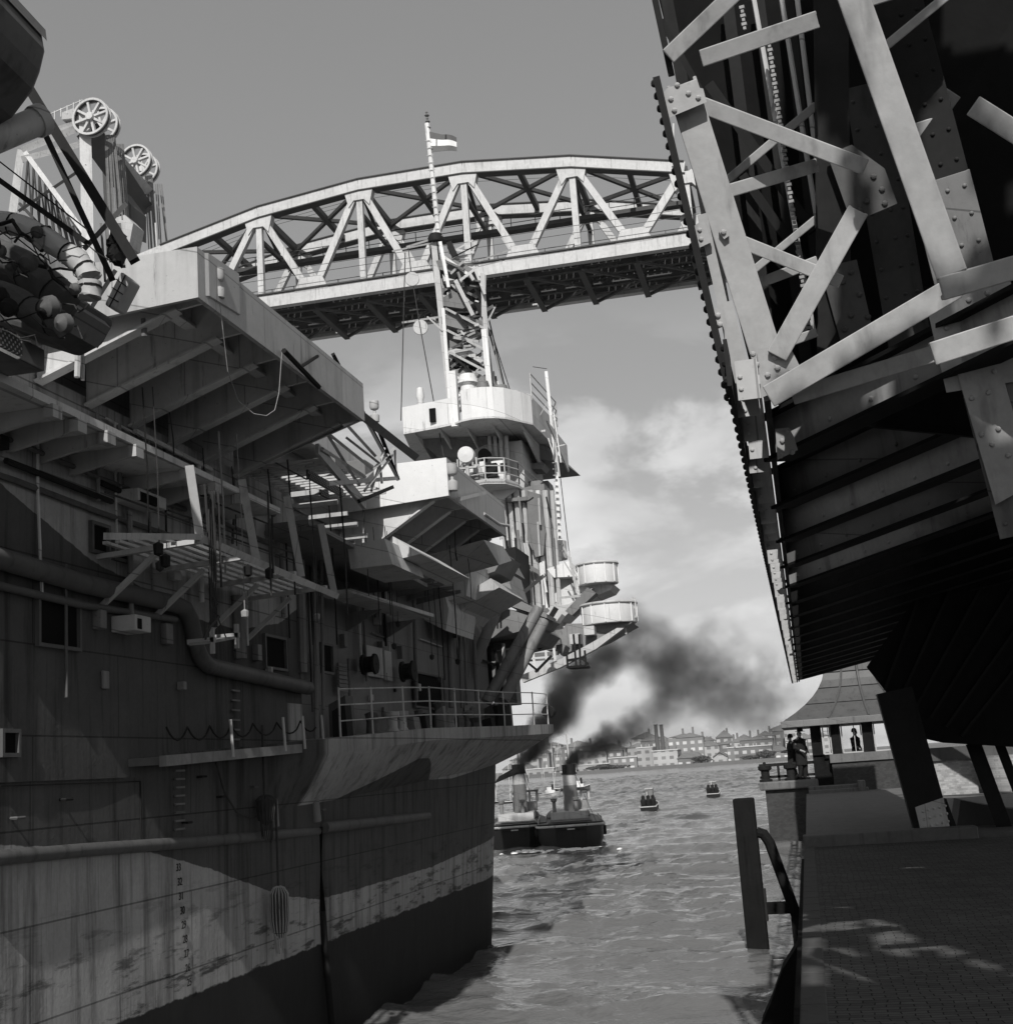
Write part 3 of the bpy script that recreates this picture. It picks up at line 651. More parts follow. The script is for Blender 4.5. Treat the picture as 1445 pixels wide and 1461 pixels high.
# ---------------------------------------------------------------- bridge keeper's house on its pier
def house():
    Y0 = 54.5
    p = thing('brick_pier', 'dark brick pier with thick stone cap, in the water under the standing men', 'pier', loc=(-.85, 57, 0)); pi_ = Matrix.Translation((.85, -57, 0))
    def BP(mb, n, m, b=0): o = mb.build(n, m, p, bevel=b); o.matrix_parent_inverse = pi_
    mb = MB(); mb.prism([(-1.78, Y0+.3, -1), (.3, Y0+.3, -1), (.3, Y0+4, -1), (-1.78, Y0+4, -1)], (0, 0, 3.05)); BP(mb, 'brick_shaft', 'brickd')
    mb = MB(); mb.box((-1.98, Y0+.1, 2.05), (.3, Y0+4.2, 2.38)); BP(mb, 'stone_cap', 'stone', .06)
    st = thing('stone_steps', 'worn grey stone steps beside the brick pier, leading down to the quay', 'steps', loc=(1, 54, 1.85)); si = Matrix.Translation((-1, -54, -1.85))
    for i in range(3):
        mb = MB(); mb.box((-.1, 53.2-.45*i, 1.4), (1.75+.35*i, 53.65-.45*i+(0 if i else .4), 2.12-.13*i)); o = mb.build('step', 'stone', st, bevel=.02); o.matrix_parent_inverse = si
    mb = MB(); mb.box((1.75, 52.6, 1.85), (2.0, 53.6, 2.25)); o = mb.build('end_block', 'stone', st, bevel=.02); o.matrix_parent_inverse = si
    h = thing('bridge_keepers_house', 'small brick bridge keeper house with swept lead roof and wide window band', 'house', loc=(2, 57, 1.8)); hi = Matrix.Translation((-2, -57, -1.8))
    def B(mb, n, m, par=None, b=0, s=False):
        o = mb.build(n, m, par or h, s, b); o.matrix_parent_inverse = hi if par is None else Matrix(); return o
    # brick base and sill
    for l_, h_ in (((.9, Y0+.2), (4.2, Y0+.45)), ((.9, Y0+5.25), (4.2, Y0+5.5)), ((.9, Y0+.45), (1.1, Y0+5.25)), ((4.0, Y0+.45), (4.2, Y0+5.25))):
        mb = MB(); mb.box((*l_, 1.5), (*h_, 2.95)); B(mb, 'wall', 'brickd')
    mb = MB(); mb.box((1.1, Y0+.45, 2.3), (4.0, Y0+5.25, 2.42)); B(mb, 'floor', 'plank')
    for l_, h_ in (((.84, Y0+.12), (4.26, Y0+.5)), ((.84, Y0+5.2), (4.26, Y0+5.58)), ((.84, Y0+.5), (1.15, Y0+5.2)), ((3.95, Y0+.5), (4.26, Y0+5.2))):
        mb = MB(); mb.box((*l_, 2.95), (*h_, 3.28)); B(mb, 'sill_course', 'stone')
    # window band with posts: open glazing so that the daylight behind shows through
    def post(x0, x1, y0, y1): mb = MB(); mb.box((x0, y0, 3.28), (x1, y1, 4.42)); B(mb, 'corner_post', 'wood')
    post(.2, .62, Y0+.5, Y0+.9); post(1.0, 1.35, Y0+.2, Y0+.5); post(2.18, 2.6, Y0+.2, Y0+.5); post(3.9, 4.2, Y0+.2, Y0+.5); post(3.9, 4.2, Y0+5.2, Y0+5.5); post(1.0, 1.25, Y0+5.2, Y0+5.5); post(2.6, 2.75, Y0+5.2, Y0+5.5)
    mb = MB(); mb.box((.2, Y0+.6, 1.6), (.95, Y0+1.0, 3.3)); B(mb, 'porch_panel', 'wood')
    for (x0, x1) in ((.66, .98), (1.38, 2.16), (2.62, 3.88)):
        yy = Y0+.3; f = MB(); w_ = .045
        f.box((x0, yy, 3.28), (x0+w_, yy+.06, 4.4)); f.box((x1-w_, yy, 3.28), (x1, yy+.06, 4.4)); f.box((x0+w_, yy, 3.28), (x1-w_, yy+.06, 3.33)); f.box((x0+w_, yy, 4.33), (x1-w_, yy+.06, 4.4))
        xm = x0+(x1-x0)*.62; f.box((xm, yy+.01, 3.33), (xm+.03, yy+.05, 4.33)); o = B(f, 'window', 'pale')
        if x1-x0 < .5:
            f = MB(); [f.box((x0+w_, yy+.015, 3.33+.17*k), (x1-w_, yy+.045, 3.345+.17*k)) for k in range(1, 6)]; B(f, 'glazing_bar', 'pale', o)
    # flared roof
    cx, cy = 2.2, Y0+2.9; secs = []
    for t in range(9):
        u = t/8; z = 4.68+2.5*u; e = 1.0-(1-(1-u)**2.4)*.62 if u < 1 else .38
        hx, hy = 3.0*e, 3.1*e; secs.append([(cx-hx, cy-hy, z), (cx+hx, cy-hy, z), (cx+hx, cy+hy, z), (cx-hx, cy+hy, z)])
    mb = MB(); mb.loft(secs); rf = B(mb, 'roof', 'lead')
    for fx in (-.42, .1, .62, 1.0):
        mb = MB(); mb.tube([(q[0][0]*(1-(fx+1)/2)+q[1][0]*((fx+1)/2), q[0][1]-.03, q[0][2]) for q in secs], .05, 6); B(mb, 'standing_seam', 'lead', rf)
    mb = MB()
    for i in (2, 4, 6): mb.bar(Vector(secs[i][0])+V(0, -.02, 0), Vector(secs[i][1])+V(0, -.02, 0), .02, .03)
    B(mb, 'lap_joint', 'black', rf)
    mb = MB(); mb.box((cx-3.1, cy-3.2, 4.42), (cx+3.1, cy+3.2, 4.68)); B(mb, 'eaves', 'shipd', None, .02)
    # low sunlit wall to the right, pale brick with a stone coping
    wl = thing('quay_wall', 'low sunlit pale brick wall with stone coping, right of the bridge leg', 'wall', loc=(8, 45, 1.8)); wi = Matrix.Translation((-8, -45, -1.8))
    mb = MB(); mb.box((3.6, 44, 1.5), (14, 44.6, 2.9)); o = mb.build('brick_face', 'brickl', wl); o.matrix_parent_inverse = wi
    mb = MB(); mb.box((3.5, 43.9, 2.9), (14, 44.7, 3.3)); o = mb.build('coping', 'concrete', wl); o.matrix_parent_inverse = wi
    mb = MB(); mb.lathe([(1.1, 0), (1.1, 1.1), (0, 1.1)], (6.2, 43.2, 1.85), (0, 0, 1), 20); tag(mb.build('round_brick_bollard', 'brickl', None, True), 'squat round brick buttress in front of the sunlit quay wall', 'buttress')
    # rollers and rail on the pier
    for i, (x, lab) in enumerate(((-1.72, 'black iron mooring roller at the outer corner of the pier cap'), (-.72, 'black iron mooring roller beside the standing men'))):
        b = thing('mooring_bollard', lab, 'bollard', 'iron rollers on the pier cap', (x, Y0+.6, 2.38)); bi = Matrix.Translation((-x, -Y0-.6, -2.38))
        mb = MB(); mb.lathe([(.26, 0), (.26, .08), (.17, .12), (.17, .42), (.27, .48), (.27, .62), (0, .66)], (x, Y0+.6, 2.38), (0, 0, 1), 14); o = mb.build('drum', 'black', b, True); o.matrix_parent_inverse = bi
        mb = MB(); mb.lathe([(.06, .6), (.06, .76), (0, .78)], (x, Y0+.6, 2.38), (0, 0, 1), 8); o = mb.build('pin', 'black', b); o.matrix_parent_inverse = bi
    mb = MB(); mb.bar((-1.95, Y0+.9, 3.02), (.2, Y0+.9, 3.02), .12); mb.bar((-1.95, Y0+.9, 2.55), (.2, Y0+.9, 2.55), .1)
    for x in (-1.2, -.1): mb.bar((x, Y0+.9, 2.38), (x, Y0+.9, 3.02), .1)
    tag(mb.build('pier_railing', 'black'), 'low black iron railing behind the mooring rollers on the pier', 'railing')
house()

# ---------------------------------------------------------------- people
def person(label, loc, rz, pose, hat, scale=1.0):
    root = thing('person', label, 'person', None, loc); root.rotation_euler.z = rz; root.scale = (scale,)*3
    nodes = {'pel': (0, 0, .95, .145), 'wst': (0, 0, 1.12, .13), 'chs': (0, .01, 1.33, .165), 'nck': (0, .0, 1.50, .06), 'hd0': (0, -.01, 1.58, .075), 'hd1': (0, -.015, 1.68, .095), 'hd2': (0, -.0, 1.76, .06)}
    E = [('pel', 'wst'), ('wst', 'chs'), ('chs', 'nck'), ('nck', 'hd0'), ('hd0', 'hd1'), ('hd1', 'hd2')]
    for s, n in ((-1, 'l'), (1, 'r')):
        st = pose.get('stance', .1)
        nodes['hp'+n] = (.10*s, 0, .90, .10); nodes['kn'+n] = (.115*s, -.03, .50, .065); nodes['an'+n] = (.12*s, .02+st*.2*s, .09, .045); nodes['to'+n] = (.14*s, -.15+st*.2*s, .035, .04)
        E += [('pel', 'hp'+n), ('hp'+n, 'kn'+n), ('kn'+n, 'an'+n), ('an'+n, 'to'+n)]
        nodes['sh'+n] = (.2*s, .01, 1.42, .075)
        el, ha = pose.get('arm'+n, ((.27*s, .05, 1.14), (.25*s, -.08, .88)))
        nodes['el'+n] = (*el, .055); nodes['wr'+n] = (*ha, .038)
        d = (Vector(ha)-Vector(el)).normalized(); hp = Vector(ha)+d*.1; nodes['ha'+n] = (*hp, .04)
        E += [('chs', 'sh'+n), ('sh'+n, 'el'+n), ('el'+n, 'wr'+n), ('wr'+n, 'ha'+n)]
        for k in range(4):
            f = Vector(ha)+d*.19+Vector((.018*(k-1.5), 0, .006*k)); nodes['f%d' % k+n] = (*f, .011); E.append(('ha'+n, 'f%d' % k+n))
        f = Vector(ha)+d*.11+Vector((-.05*s, -.02, 0)); nodes['th'+n] = (*f, .012); E.append(('ha'+n, 'th'+n))
    ks = list(nodes); me = bpy.data.meshes.new('body'); me.from_pydata([nodes[k][:3] for k in ks], [(ks.index(a), ks.index(b)) for a, b in E], [])
    o = bpy.data.objects.new('body', me); COL.objects.link(o); o.parent = root
    sk = o.modifiers.new('skin', 'SKIN'); sk.use_smooth_shade = True
    for i, k in enumerate(ks): v = me.skin_vertices[0].data[i]; r = nodes[k][3]; v.radius = (r, r); v.use_root = (k == 'pel')
    sb = o.modifiers.new('sub', 'SUBSURF'); sb.levels = 1; sb.render_levels = 1; me.materials.append(M['skin'])
    mb = MB(); secs = []
    for z, rx, ry in ((.52, .24, .19), (.75, .23, .18), (.95, .215, .17), (1.1, .20, .155), (1.3, .235, .17), (1.42, .22, .14), (1.49, .10, .09), (1.53, .075, .08)):
        secs.append([(rx*cos(a*pi/8), ry*sin(a*pi/8), z) for a in range(16)])
    mb.loft(secs)
    for s, n in ((-1, 'l'), (1, 'r')):
        mb.tube([nodes['sh'+n][:3], nodes['el'+n][:3], Vector(nodes['el'+n][:3]).lerp(Vector(nodes['wr'+n][:3]), .9)], .088, 10, r2=.06)
    mb.build('coat', 'cloth', root, True)
    for s, n in ((-1, 'l'), (1, 'r')):
        mb = MB(); mb.tube([nodes['hp'+n][:3], nodes['kn'+n][:3], nodes['an'+n][:3]], .115, 10, r2=.085); mb.build('trouser_leg', 'cloth', root, True)
        mb = MB(); a, t_ = Vector(nodes['an'+n][:3]), Vector(nodes['to'+n][:3]); mb.loft([[(p.x+.055*c, p.y, q) for c, q in ((-1, 0), (1, 0), (1, h_), (-1, h_))] for p, h_ in ((a+V(0, .06, 0), .11), (a, .13), (t_+V(0, .03, 0), .08), (t_+V(0, -.05, 0), .045))]); mb.build('shoe', 'black', root)
    mb = MB(); mb.lathe([(.02, 1.6), (.028, 1.63), (.0, 1.66)], (0, -.105, 0), (0, 0, 1), 6); mb.build('nose', 'skin', root, True)
    for s in (-1, 1):
        mb = MB(); mb.lathe([(.0, -.012), (.018, 0), (.0, .012)], (.036*s, -.092, 1.672), (0, 1, 0), 8); mb.build('eye', 'black', root, True)
        mb = MB(); mb.lathe([(.0, -.035), (.022, 0), (.0, .035)], (.092*s, .0, 1.65), (0, 0, 1), 8); mb.build('ear', 'skin', root, True)
    if hat: mb = MB(); mb.lathe([(.19, 1.735), (.185, 1.75), (.115, 1.752), (.11, 1.84), (.07, 1.875), (0, 1.865)], (0, -.01, 0), (0, -.04, 1), 20); mb.build('hat', 'black', root, True)
    else: mb = MB(); mb.lathe([(.107, 1.66), (.11, 1.72), (.09, 1.79), (.05, 1.825), (0, 1.83)], (0, .015, 0), (0, 0, 1), 16); mb.build('hair', 'black', root, True)
    return root
person('man in a dark overcoat and brimmed hat standing on the pier, turned to the water', (-.25, 55.2, 2.38), radians(40), {'arml': ((-.3, -.05, 1.15), (-.2, -.25, 1.05)), 'armr': ((.28, .06, 1.14), (.24, -.1, .9))}, True, 1.08)
person('bareheaded man in a dark coat leaning forward beside the man in the hat', (-.62, 55.9, 2.38), radians(-70), {'arml': ((-.27, .0, 1.15), (-.22, -.26, 1.12)), 'armr': ((.27, .0, 1.15), (.22, -.26, 1.12)), 'stance': .3}, False, 1.0)
person('man in a dark coat looking out from the window of the keeper house', (1.92, 55.6, 2.42), radians(55), {'arml': ((-.29, -.05, 1.15), (-.15, -.25, 1.0))}, False, 1.0)
# floor inside the keeper's house that the man stands on

# ---------------------------------------------------------------- the aircraft carrier
SHIP = thing('aircraft_carrier', 'grey camouflaged warship with overhanging flight deck, sponsons and lattice mast, filling the left side', 'aircraft carrier', loc=(-12, 20, 0))
SI = Matrix.Translation((12, -20, 0))
def SB(mb, n, m, par=None, smooth=False, bevel=0, lab=None):
    o = mb.build(n, m, par or SHIP, smooth, bevel); o.matrix_parent_inverse = SI if par is None else Matrix()
    if lab: o['label'] = lab
    return o
def sub(name):      # a part that is an Empty is avoided: sub-parts hang on a mesh part
    pass
HX = -6.72
def hull():
    def lerp(tab, y):
        for (a, va), (b, vb) in zip(tab, tab[1:]):
            if y <= b: t = (y-a)/(b-a); t = t if t > 0 else 0; return va+(vb-va)*t
        return tab[-1][1]
    X0 = [(-14, -6.74), (24, -6.74), (26, -6.73), (27.2, -6.74), (28.2, -6.84), (29.2, -7.1), (30.2, -7.55), (32, -8.4), (35, -9.6), (39, -10.8), (43, -11.8), (46, -12.5), (48, -13)]
    FL = [(-14, .0), (12, .0), (22, .06), (27, .09), (32, .1), (48, .0)]
    ZK = [(-14, 3.1), (17, 3.22), (22.9, 3.44), (28.3, 3.66), (33, 3.75), (48, 3.9)]
    ZD = [(-14, 3.9), (13, 3.92), (16, 4.04), (21, 4.27), (30, 4.46), (48, 4.7)]
    XD = [(-14, 0), (15.9, 0), (16.6, .38), (20, .62), (26, .72), (30, 1.45), (31.5, 1.35), (34, .9), (48, .0)]
    ys = [-14, -4, 4, 9, 12, 14, 15.9, 16.3, 16.7, 17.2, 18, 19, 20, 21, 22, 23, 24, 25, 26, 26.6, 27.2, 27.7, 28.2, 28.7, 29.2, 29.7, 30.2, 31, 32, 33.5, 35, 37, 39, 41, 43, 45, 46.5, 48]
    secs = []
    for y in ys:
        x0 = lerp(X0, y); f = lerp(FL, y); zk = lerp(ZK, y); zd = lerp(ZD, y); xd = lerp(XD, y)
        xk = x0+f*zk; xe = x0+f*zd+xd
        zs = [-1.5, 0, .6, 1.2, 1.8, 2.4, zk]
        row = [(x0+f*z, y, z) for z in zs]+[(xk+(xe-xk)*.5, y, zk+(zd-.2-zk)*.42), (xe, y, zd-.2), (xe, y, zd)]
        secs.append(row+[(min(-13.6, x0-1), y, zd), (min(-13.6, x0-1), y, -1.5)])
    mb = MB(); mb.loft(secs)
    return SB(mb, 'hull', 'hull', None, True), lerp, XD, X0, FL, ZD
HULL, lerp, XD, X0, FL, ZD = hull()
def decky(y): return lerp(ZD, y)
def deckx(y): return lerp(X0, y)+lerp(FL, y)*lerp(ZD, y)+lerp(XD, y)

# upper side wall with the closed hangar above the ledge
mb = MB(); mb.box((-20, -14, 3.7), (HX+.005, 17.5, 7.5)); SB(mb, 'side_wall', 'hull')
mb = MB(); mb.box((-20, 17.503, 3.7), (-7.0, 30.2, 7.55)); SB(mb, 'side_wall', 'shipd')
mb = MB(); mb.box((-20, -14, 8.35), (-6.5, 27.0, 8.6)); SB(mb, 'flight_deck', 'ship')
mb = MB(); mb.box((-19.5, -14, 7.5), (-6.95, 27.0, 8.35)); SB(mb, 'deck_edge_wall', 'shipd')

def onx(px, py, x=HX): return ax(px, py, x)
# rubbing strakes and the big pipes
def pipe(name, pts, x, wpx, m='shipd', seg=10):
    P = [ax(a, b, x) for a, b in pts]; r = wpx*(P[len(P)//2]-EYEP).dot(FWD)/1900/2
    mb = MB(); mb.tube(P, r, seg); return SB(mb, name, m, None, True)
pipe('rubbing_strake', [(-60, 1229), (0, 1224), (120, 1213), (300, 1200), (455, 1186)], HX+.04, 20, 'hulld')
pipe('rubbing_strake', [(462, 1181), (540, 1172), (609, 1164)], HX+.12, 15, 'hulld')
pipe('side_pipe', [(-60, 780), (0, 797), (120, 833), (250, 862), (263, 868), (272, 885), (281, 925), (287, 940), (298, 950), (370, 966), (440, 982)], HX+.09, 24, 'hulld')
pipe('side_pipe', [(-60, 822), (0, 836), (110, 862), (250, 884)], HX+.05, 11, 'hulld')
pipe('side_pipe', [(440, 1080), (447, 1130), (452, 1172)], HX+.1, 14, 'mid')
pipe('drain_pipe', [(456, 1180), (460, 1300), (466, 1380), (474, 1470)], HX+.07, 10, 'black')
pipe('side_pipe', [(380, 1065), (388, 1180)], HX+.03, 22, 'mid')
for px, t, b, w_ in ((338, 850, 940, 22), (428, 800, 960, 14), (448, 770, 1060, 8), (458, 770, 1060, 5), (590, 830, 1000, 6), (497, 940, 1050, 5), (640, 880, 1010, 8), (655, 900, 1010, 5), (676, 905, 1000, 6)):
    pipe('side_pipe', [(px, t), (px+4, b)], HX+.05 if px < 480 else -6.9, w_, 'shipd', 8)

# door openings, each a framed black panel painted as the unlit inside
def opening(px0, py0, px1, py1, x, frame='hulld'):
    a, b = ax(px0, py0, x), ax(px1, py1, x); y0, y1 = sorted((a.y, b.y)); z0, z1 = sorted((a.z, b.z)); t = .035
    mb = MB(); mb.box((x+.003, y0, z0), (x+.012, y1, z1)); o = SB(mb, 'painted_door_opening', 'dark')
    mb = MB(); mb.box((x+.004, y0-t, z0-t), (x+.05, y0, z1+t)); mb.box((x+.004, y1, z0-t), (x+.05, y1+t, z1+t)); mb.box((x+.004, y0, z1), (x+.05, y1, z1+t)); mb.box((x+.004, y0, z0-t), (x+.05, y1, z0))
    SB(mb, 'frame', frame, o)
for q in ((52, 850, 108, 925), (128, 748, 150, 790), (160, 772, 179, 800), (375, 908, 405, 955), (456, 920, 472, 960), (588, 960, 632, 1012), (462, 806, 470, 830), (0, 1046, 20, 1075), (392, 1085, 438, 1135)):
    opening(*q, HX if q[0] < 480 else -6.98)
for q in ((519, 920, 545, 968), (546, 928, 558, 972)):
    a, b = ax(q[0], q[1], -6.98), ax(q[2], q[3], -6.98); mb = MB(); mb.box((-6.99, a.y, b.z), (-6.95, b.y, a.z)); SB(mb, 'shutter_panel', 'ship')
# vent boxes
def box3(name, px0, py0, px1, py1, x, depth, m, par=None):
    a, b = ax(px0, py0, x), ax(px1, py1, x); mb = MB(); mb.box((x-depth, min(a.y, b.y), min(a.z, b.z)), (x, max(a.y, b.y), max(a.z, b.z))); return SB(mb, name, m, par, False, .01)
for q in ((197, 695, 238, 728), (193, 876, 216, 903), (512, 815, 543, 834)):
    x = HX+.28 if q[0] < 480 else -6.75; b_ = box3('vent_box', *q, x, .27, 'ship')
    a, b = ax(q[0]+3, q[1]+6, x), ax(q[2]-14, q[3]-5, x); mb = MB(); mb.box((x-.02, min(a.y, b.y), min(a.z, b.z)), (x+.006, max(a.y, b.y), max(a.z, b.z))); SB(mb, 'grille', 'dark', b_)
for (px, py, r) in ((527, 948, 15), (582, 958, 15)):
    c = ax(px, py, -6.75); mb = MB(); rr = r*c.y/1900; mb.lathe([(rr, -.12), (rr*1.05, -.08), (rr*.8, -.06), (rr*.8, .06), (rr*1.05, .08), (rr, .12), (.02, .12)], c, (1, 0, 0), 16); SB(mb, 'cable_reel', 'black')
mb = MB(); a = ax(480, 948, -6.9); b = ax(494, 986, -6.9)
for k in range(7): z = a.z+(b.z-a.z)*k/6; mb.bar((-6.88, a.y, z), (-6.88, b.y, z), .03, .05)
SB(mb, 'vent_louvre', 'shipd')
# rungs on the hull near the bow
for px in (250, 331): 
    mb = MB()
    for k in range(9): p = ax(px, 985+k*14 if px > 300 else 1088+k*12, HX+.04); mb.bar(p, p+V(0, .22, 0), .02, .02)
    SB(mb, 'rungs', 'shipd')
# weld line plate with edges
mb = MB(); a = ax(0, 1122, HX+.006); b = ax(200, 1115, HX+.006); mb.bar(a, b, .012, .012, (1, 0, 0)); mb.bar(b, ax(202, 1200, HX+.006), .012, .012, (1, 0, 0)); SB(mb, 'doubling_plate_edge', 'black')
# draught figures painted on the side
def text_mesh(txt, size):
    c = bpy.data.curves.new('t', 'FONT'); c.body = txt; c.size = size; c.extrude = .002; c.align_x = 'CENTER'
    o = bpy.data.objects.new('t', c); COL.objects.link(o); dg = bpy.context.evaluated_depsgraph_get(); me = bpy.data.meshes.new_from_object(o.evaluated_get(dg)); bpy.data.objects.remove(o); return me
for i, t in enumerate(('33', '32', '31', '30', '29', '28', '27', '26', '25')):
    p = ax(255+i*1.9, 1243+i*20.5, HX+.012); me = text_mesh(t, .115); me.materials.append(M['black']); o = bpy.data.objects.new('draught_mark', me); COL.objects.link(o); o.parent = SHIP
    o.matrix_parent_inverse = SI; o.matrix_world = Matrix.Translation(p) @ Matrix(((0, 0, 1, 0), (1, 0, 0, 0), (0, 1, 0, 0), (0, 0, 0, 1)))
    o.matrix_parent_inverse = Matrix(); o.matrix_local = SI @ (Matrix.Translation(p) @ Matrix(((0, 0, 1, 0), (1, 0, 0, 0), (0, 1, 0, 0), (0, 0, 0, 1))))

# narrow ledge with stanchions on the hull, then the open deck rail
mb = MB(); a = ax(223, 1080, -6.4); b = ax(452, 1062, -6.4); mb.prism([(-6.74, a.y, a.z-.08), (-6.42, a.y+.15, a.z-.08), (-6.42, b.y+.3, b.z-.08), (-6.74, b.y+.3, b.z-.08)], (0, 0, .08)); SB(mb, 'hull_ledge', 'hulld')
mb = MB(); mb.prism([(-6.42, a.y+.1, a.z-.1), (-6.34, a.y+.1, a.z-.1), (-6.34, b.y+.3, b.z-.08), (-6.42, b.y+.3, b.z-.08)], (0, 0, .11)); SB(mb, 'timber_edge', 'plank')
for px in (330, 405, 433, 460):
    y = ax(px, 1065, -6.3).y; z = decky(y); mb = MB(); mb.tube([(-6.28, y, z-.1), (-6.3, y, z+.32)], .018, 6); SB(mb, 'stanchion', 'pale')
pts = []; st_ = [ax(px, 1065, -6.36).y for px in (238, 268, 300, 330, 362, 396, 430, 456)]
for y0_, y1_ in zip(st_, st_[1:]):
    for k in range(6): u = k/6; pts.append((-6.36, y0_+(y1_-y0_)*u, decky(y0_)+.26-.13*4*u*(1-u)))
mb = MB(); mb.tube(pts, .011, 5); SB(mb, 'guard_chain', 'black')
rail = MB(); ry = [17.6, 18.7, 19.9, 21.2, 22.6, 24.1, 25.8, 27.4, 28.8, 29.9]
for h in (.22, .44, .66): rail.tube([(deckx(y)-.06, y, decky(y)+h) for y in ry], .011, 6)
RL = SB(rail, 'deck_railing', 'ship')
for y in ry:
    mb = MB(); mb.tube([(deckx(y)-.06, y, decky(y)), (deckx(y)-.06, y, decky(y)+.68)], .015, 6); SB(mb, 'stanchion', 'ship', RL)
mb = MB(); mb.tube([(deckx(30)-.05, 30, decky(30)+.3), (deckx(30)-.05, 30.3, decky(30)+.3)], .14, 10); SB(mb, 'lifebuoy_reel', 'black')
for (px, py) in ((573, 1032), (560, 1035)):
    p = ax(px, py, -6.25); mb = MB(); mb.lathe([(.11, 0), (.08, .05), (.08, .2), (.12, .24), (.12, .3), (0, .31)], (p.x, p.y, decky(p.y)), (0, 0, 1), 12); SB(mb, 'mooring_bitt', 'ship', None, True)

# --- gallery ledge with brackets along the upper hull
mb = MB(); a = ax(-60, 515, -6.0); b = ax(400, 733, -6.0); mb.prism([(HX, a.y, a.z), (-6.0, a.y, a.z), (-6.0, b.y, b.z), (HX, b.y, b.z)], (0, 0, .07)); SB(mb, 'gallery', 'under')
for i, (lx, ly, rx, ry_) in enumerate(((-40, 590, 68, 578), (25, 617, 104, 599), (65, 633, 146, 616), (105, 650, 187, 636), (185, 682, 260, 668), (225, 700, 300, 688), (262, 716, 335, 705))):
    p = ax(rx, ry_, -6.05); mb = MB(); mb.prism([(HX, p.y, p.z-.02), (-6.05, p.y, p.z+.05), (-6.05, p.y, p.z-.10), (HX, p.y, p.z-.22)], (0, .05, 0)); mb.box((-6.06, p.y-.05, p.z-.12), (-5.97, p.y+.1, p.z-.004)); SB(mb, 'bracket', 'ship')

# --- sponson 1: boxed platform with deep brackets underneath
def sponson(y0, y1, xo, xi, zo, zi, ztop, nbr, m_face, m_side, nlong=2, taper=0.0, dep=.75):
    deck = MB(); deck.prism([(xi, y0, ztop), (xo, y0, ztop), (xo, y1, ztop), (xi, y1, ztop)], (0, 0, .06)); root = SB(deck, 'sponson', m_side)
    mb = MB(); mb.box((xo, y0, zo), (xo+.05, y1, ztop+.05)); SB(mb, 'outer_plate', m_side, root)
    mb = MB(); mb.prism([(xi, y0-.05, zo-.1), (xo+.05, y0-.05, zo), (xo+.05, y0-.05, ztop+.05), (xi, y0-.05, ztop+.05)], (0, .045, 0)); SB(mb, 'end_plate', m_face, root)  # end plate gets the paler paint, its sunlit look painted in
    for i in range(nbr):
        y = y0+.15+(y1-y0-.2)*i/(nbr-1); t = i/(nbr-1); mb = MB()
        mb.prism([(xi, y, ztop-.01), (xo, y, ztop-.01), (xo, y, zo+.02), (xo-.25, y, zo-.01), (xi+.2, y, zi+.06), (xi, y, zi)], (0, .035, 0))
        n0 = Vector((xo-.25, y, zo-.01)); n1 = Vector((xi+.0, y, zi)); mb.bar(n0+V(0, .02, 0), n1+V(0, .02, 0), .14, .025); SB(mb, 'bracket', 'under', root)
    for k in range(nlong):
        f = (k+1)/(nlong+1); x = xi+(xo-xi)*f; mb = MB(); mb.box((x, y0, ztop-.28), (x+.03, y1, ztop-.005)); mb.box((x-.05, y0, ztop-.31), (x+.08, y1, ztop-.28)); SB(mb, 'stiffener', 'under', root)
    return root
S1 = sponson(10.75, 15.45, -5.0, -6.7, 7.92, 7.40, 8.36, 6, 'pale', 'ship')
mb = MB(); mb.prism([(-6.7, 15.4, 7.4), (-5.0, 15.4, 7.92), (-5.0, 15.4, 8.4), (-5.3, 16.2, 8.4), (-6.7, 16.2, 7.9)], (0, .04, 0)); SB(mb, 'end_plate', 'ship', S1)
# chamfer box and lamp on the near outer corner
mb = MB(); mb.prism([(-5.02, 10.72, 7.95), (-4.93, 10.9, 8.0), (-4.93, 11.6, 8.05), (-5.02, 11.6, 8.0)], (0, 0, .42)); SB(mb, 'corner_plate', 'pale', S1)
def lamp(p, s, par, m='ship'):
    p = Vector(p); mb = MB(); mb.lathe([(.0, 0), (.09*s, 0), (.1*s, .06*s), (.1*s, .15*s), (.06*s, .17*s), (.03*s, .19*s), (.03*s, .26*s), (.08*s, .28*s), (.1*s, .32*s), (.1*s, .46*s), (0, .48*s)], p, (0, 0, 1), 14); SB(mb, 'signal_lamp', m, par, True)
lamp(ax(312, 425, -4.95), .62, S1)
mb = MB(); mb.tube([ax(405, 500, -4.9), ax(455, 552, -4.9)], .03, 6); mb.tube([ax(428, 524, -4.9), ax(453, 508, -4.9)], .02, 6); SB(mb, 'hinged_arm', 'black', S1)
mb = MB(); mb.tube([ax(402, 503, -4.85), ax(398, 560, -4.85), ax(392, 585, -4.85), ax(380, 593, -4.9), ax(362, 590, -5.0), ax(340, 572, -5.1), ax(325, 530, -5.0), ax(318, 470, -4.95), ax(313, 430, -4.95)], .004, 5); SB(mb, 'slack_rope', 'hemp', S1)
mb = MB(); mb.tube([ax(205, 455, -5.6), ax(206, 480, -5.6)], .03, 6); SB(mb, 'drain_stub', 'shipd', S1)
# ladder-like fitting at the inner corner
mb = MB(); a, b = ax(112, 470, -6.2), ax(110, 538, -6.2); mb.tube([a, b], .03, 6); mb.tube([a+V(0, .1, 0), b+V(0, .1, 0)], .02, 6); SB(mb, 'hinge_post', 'ship')
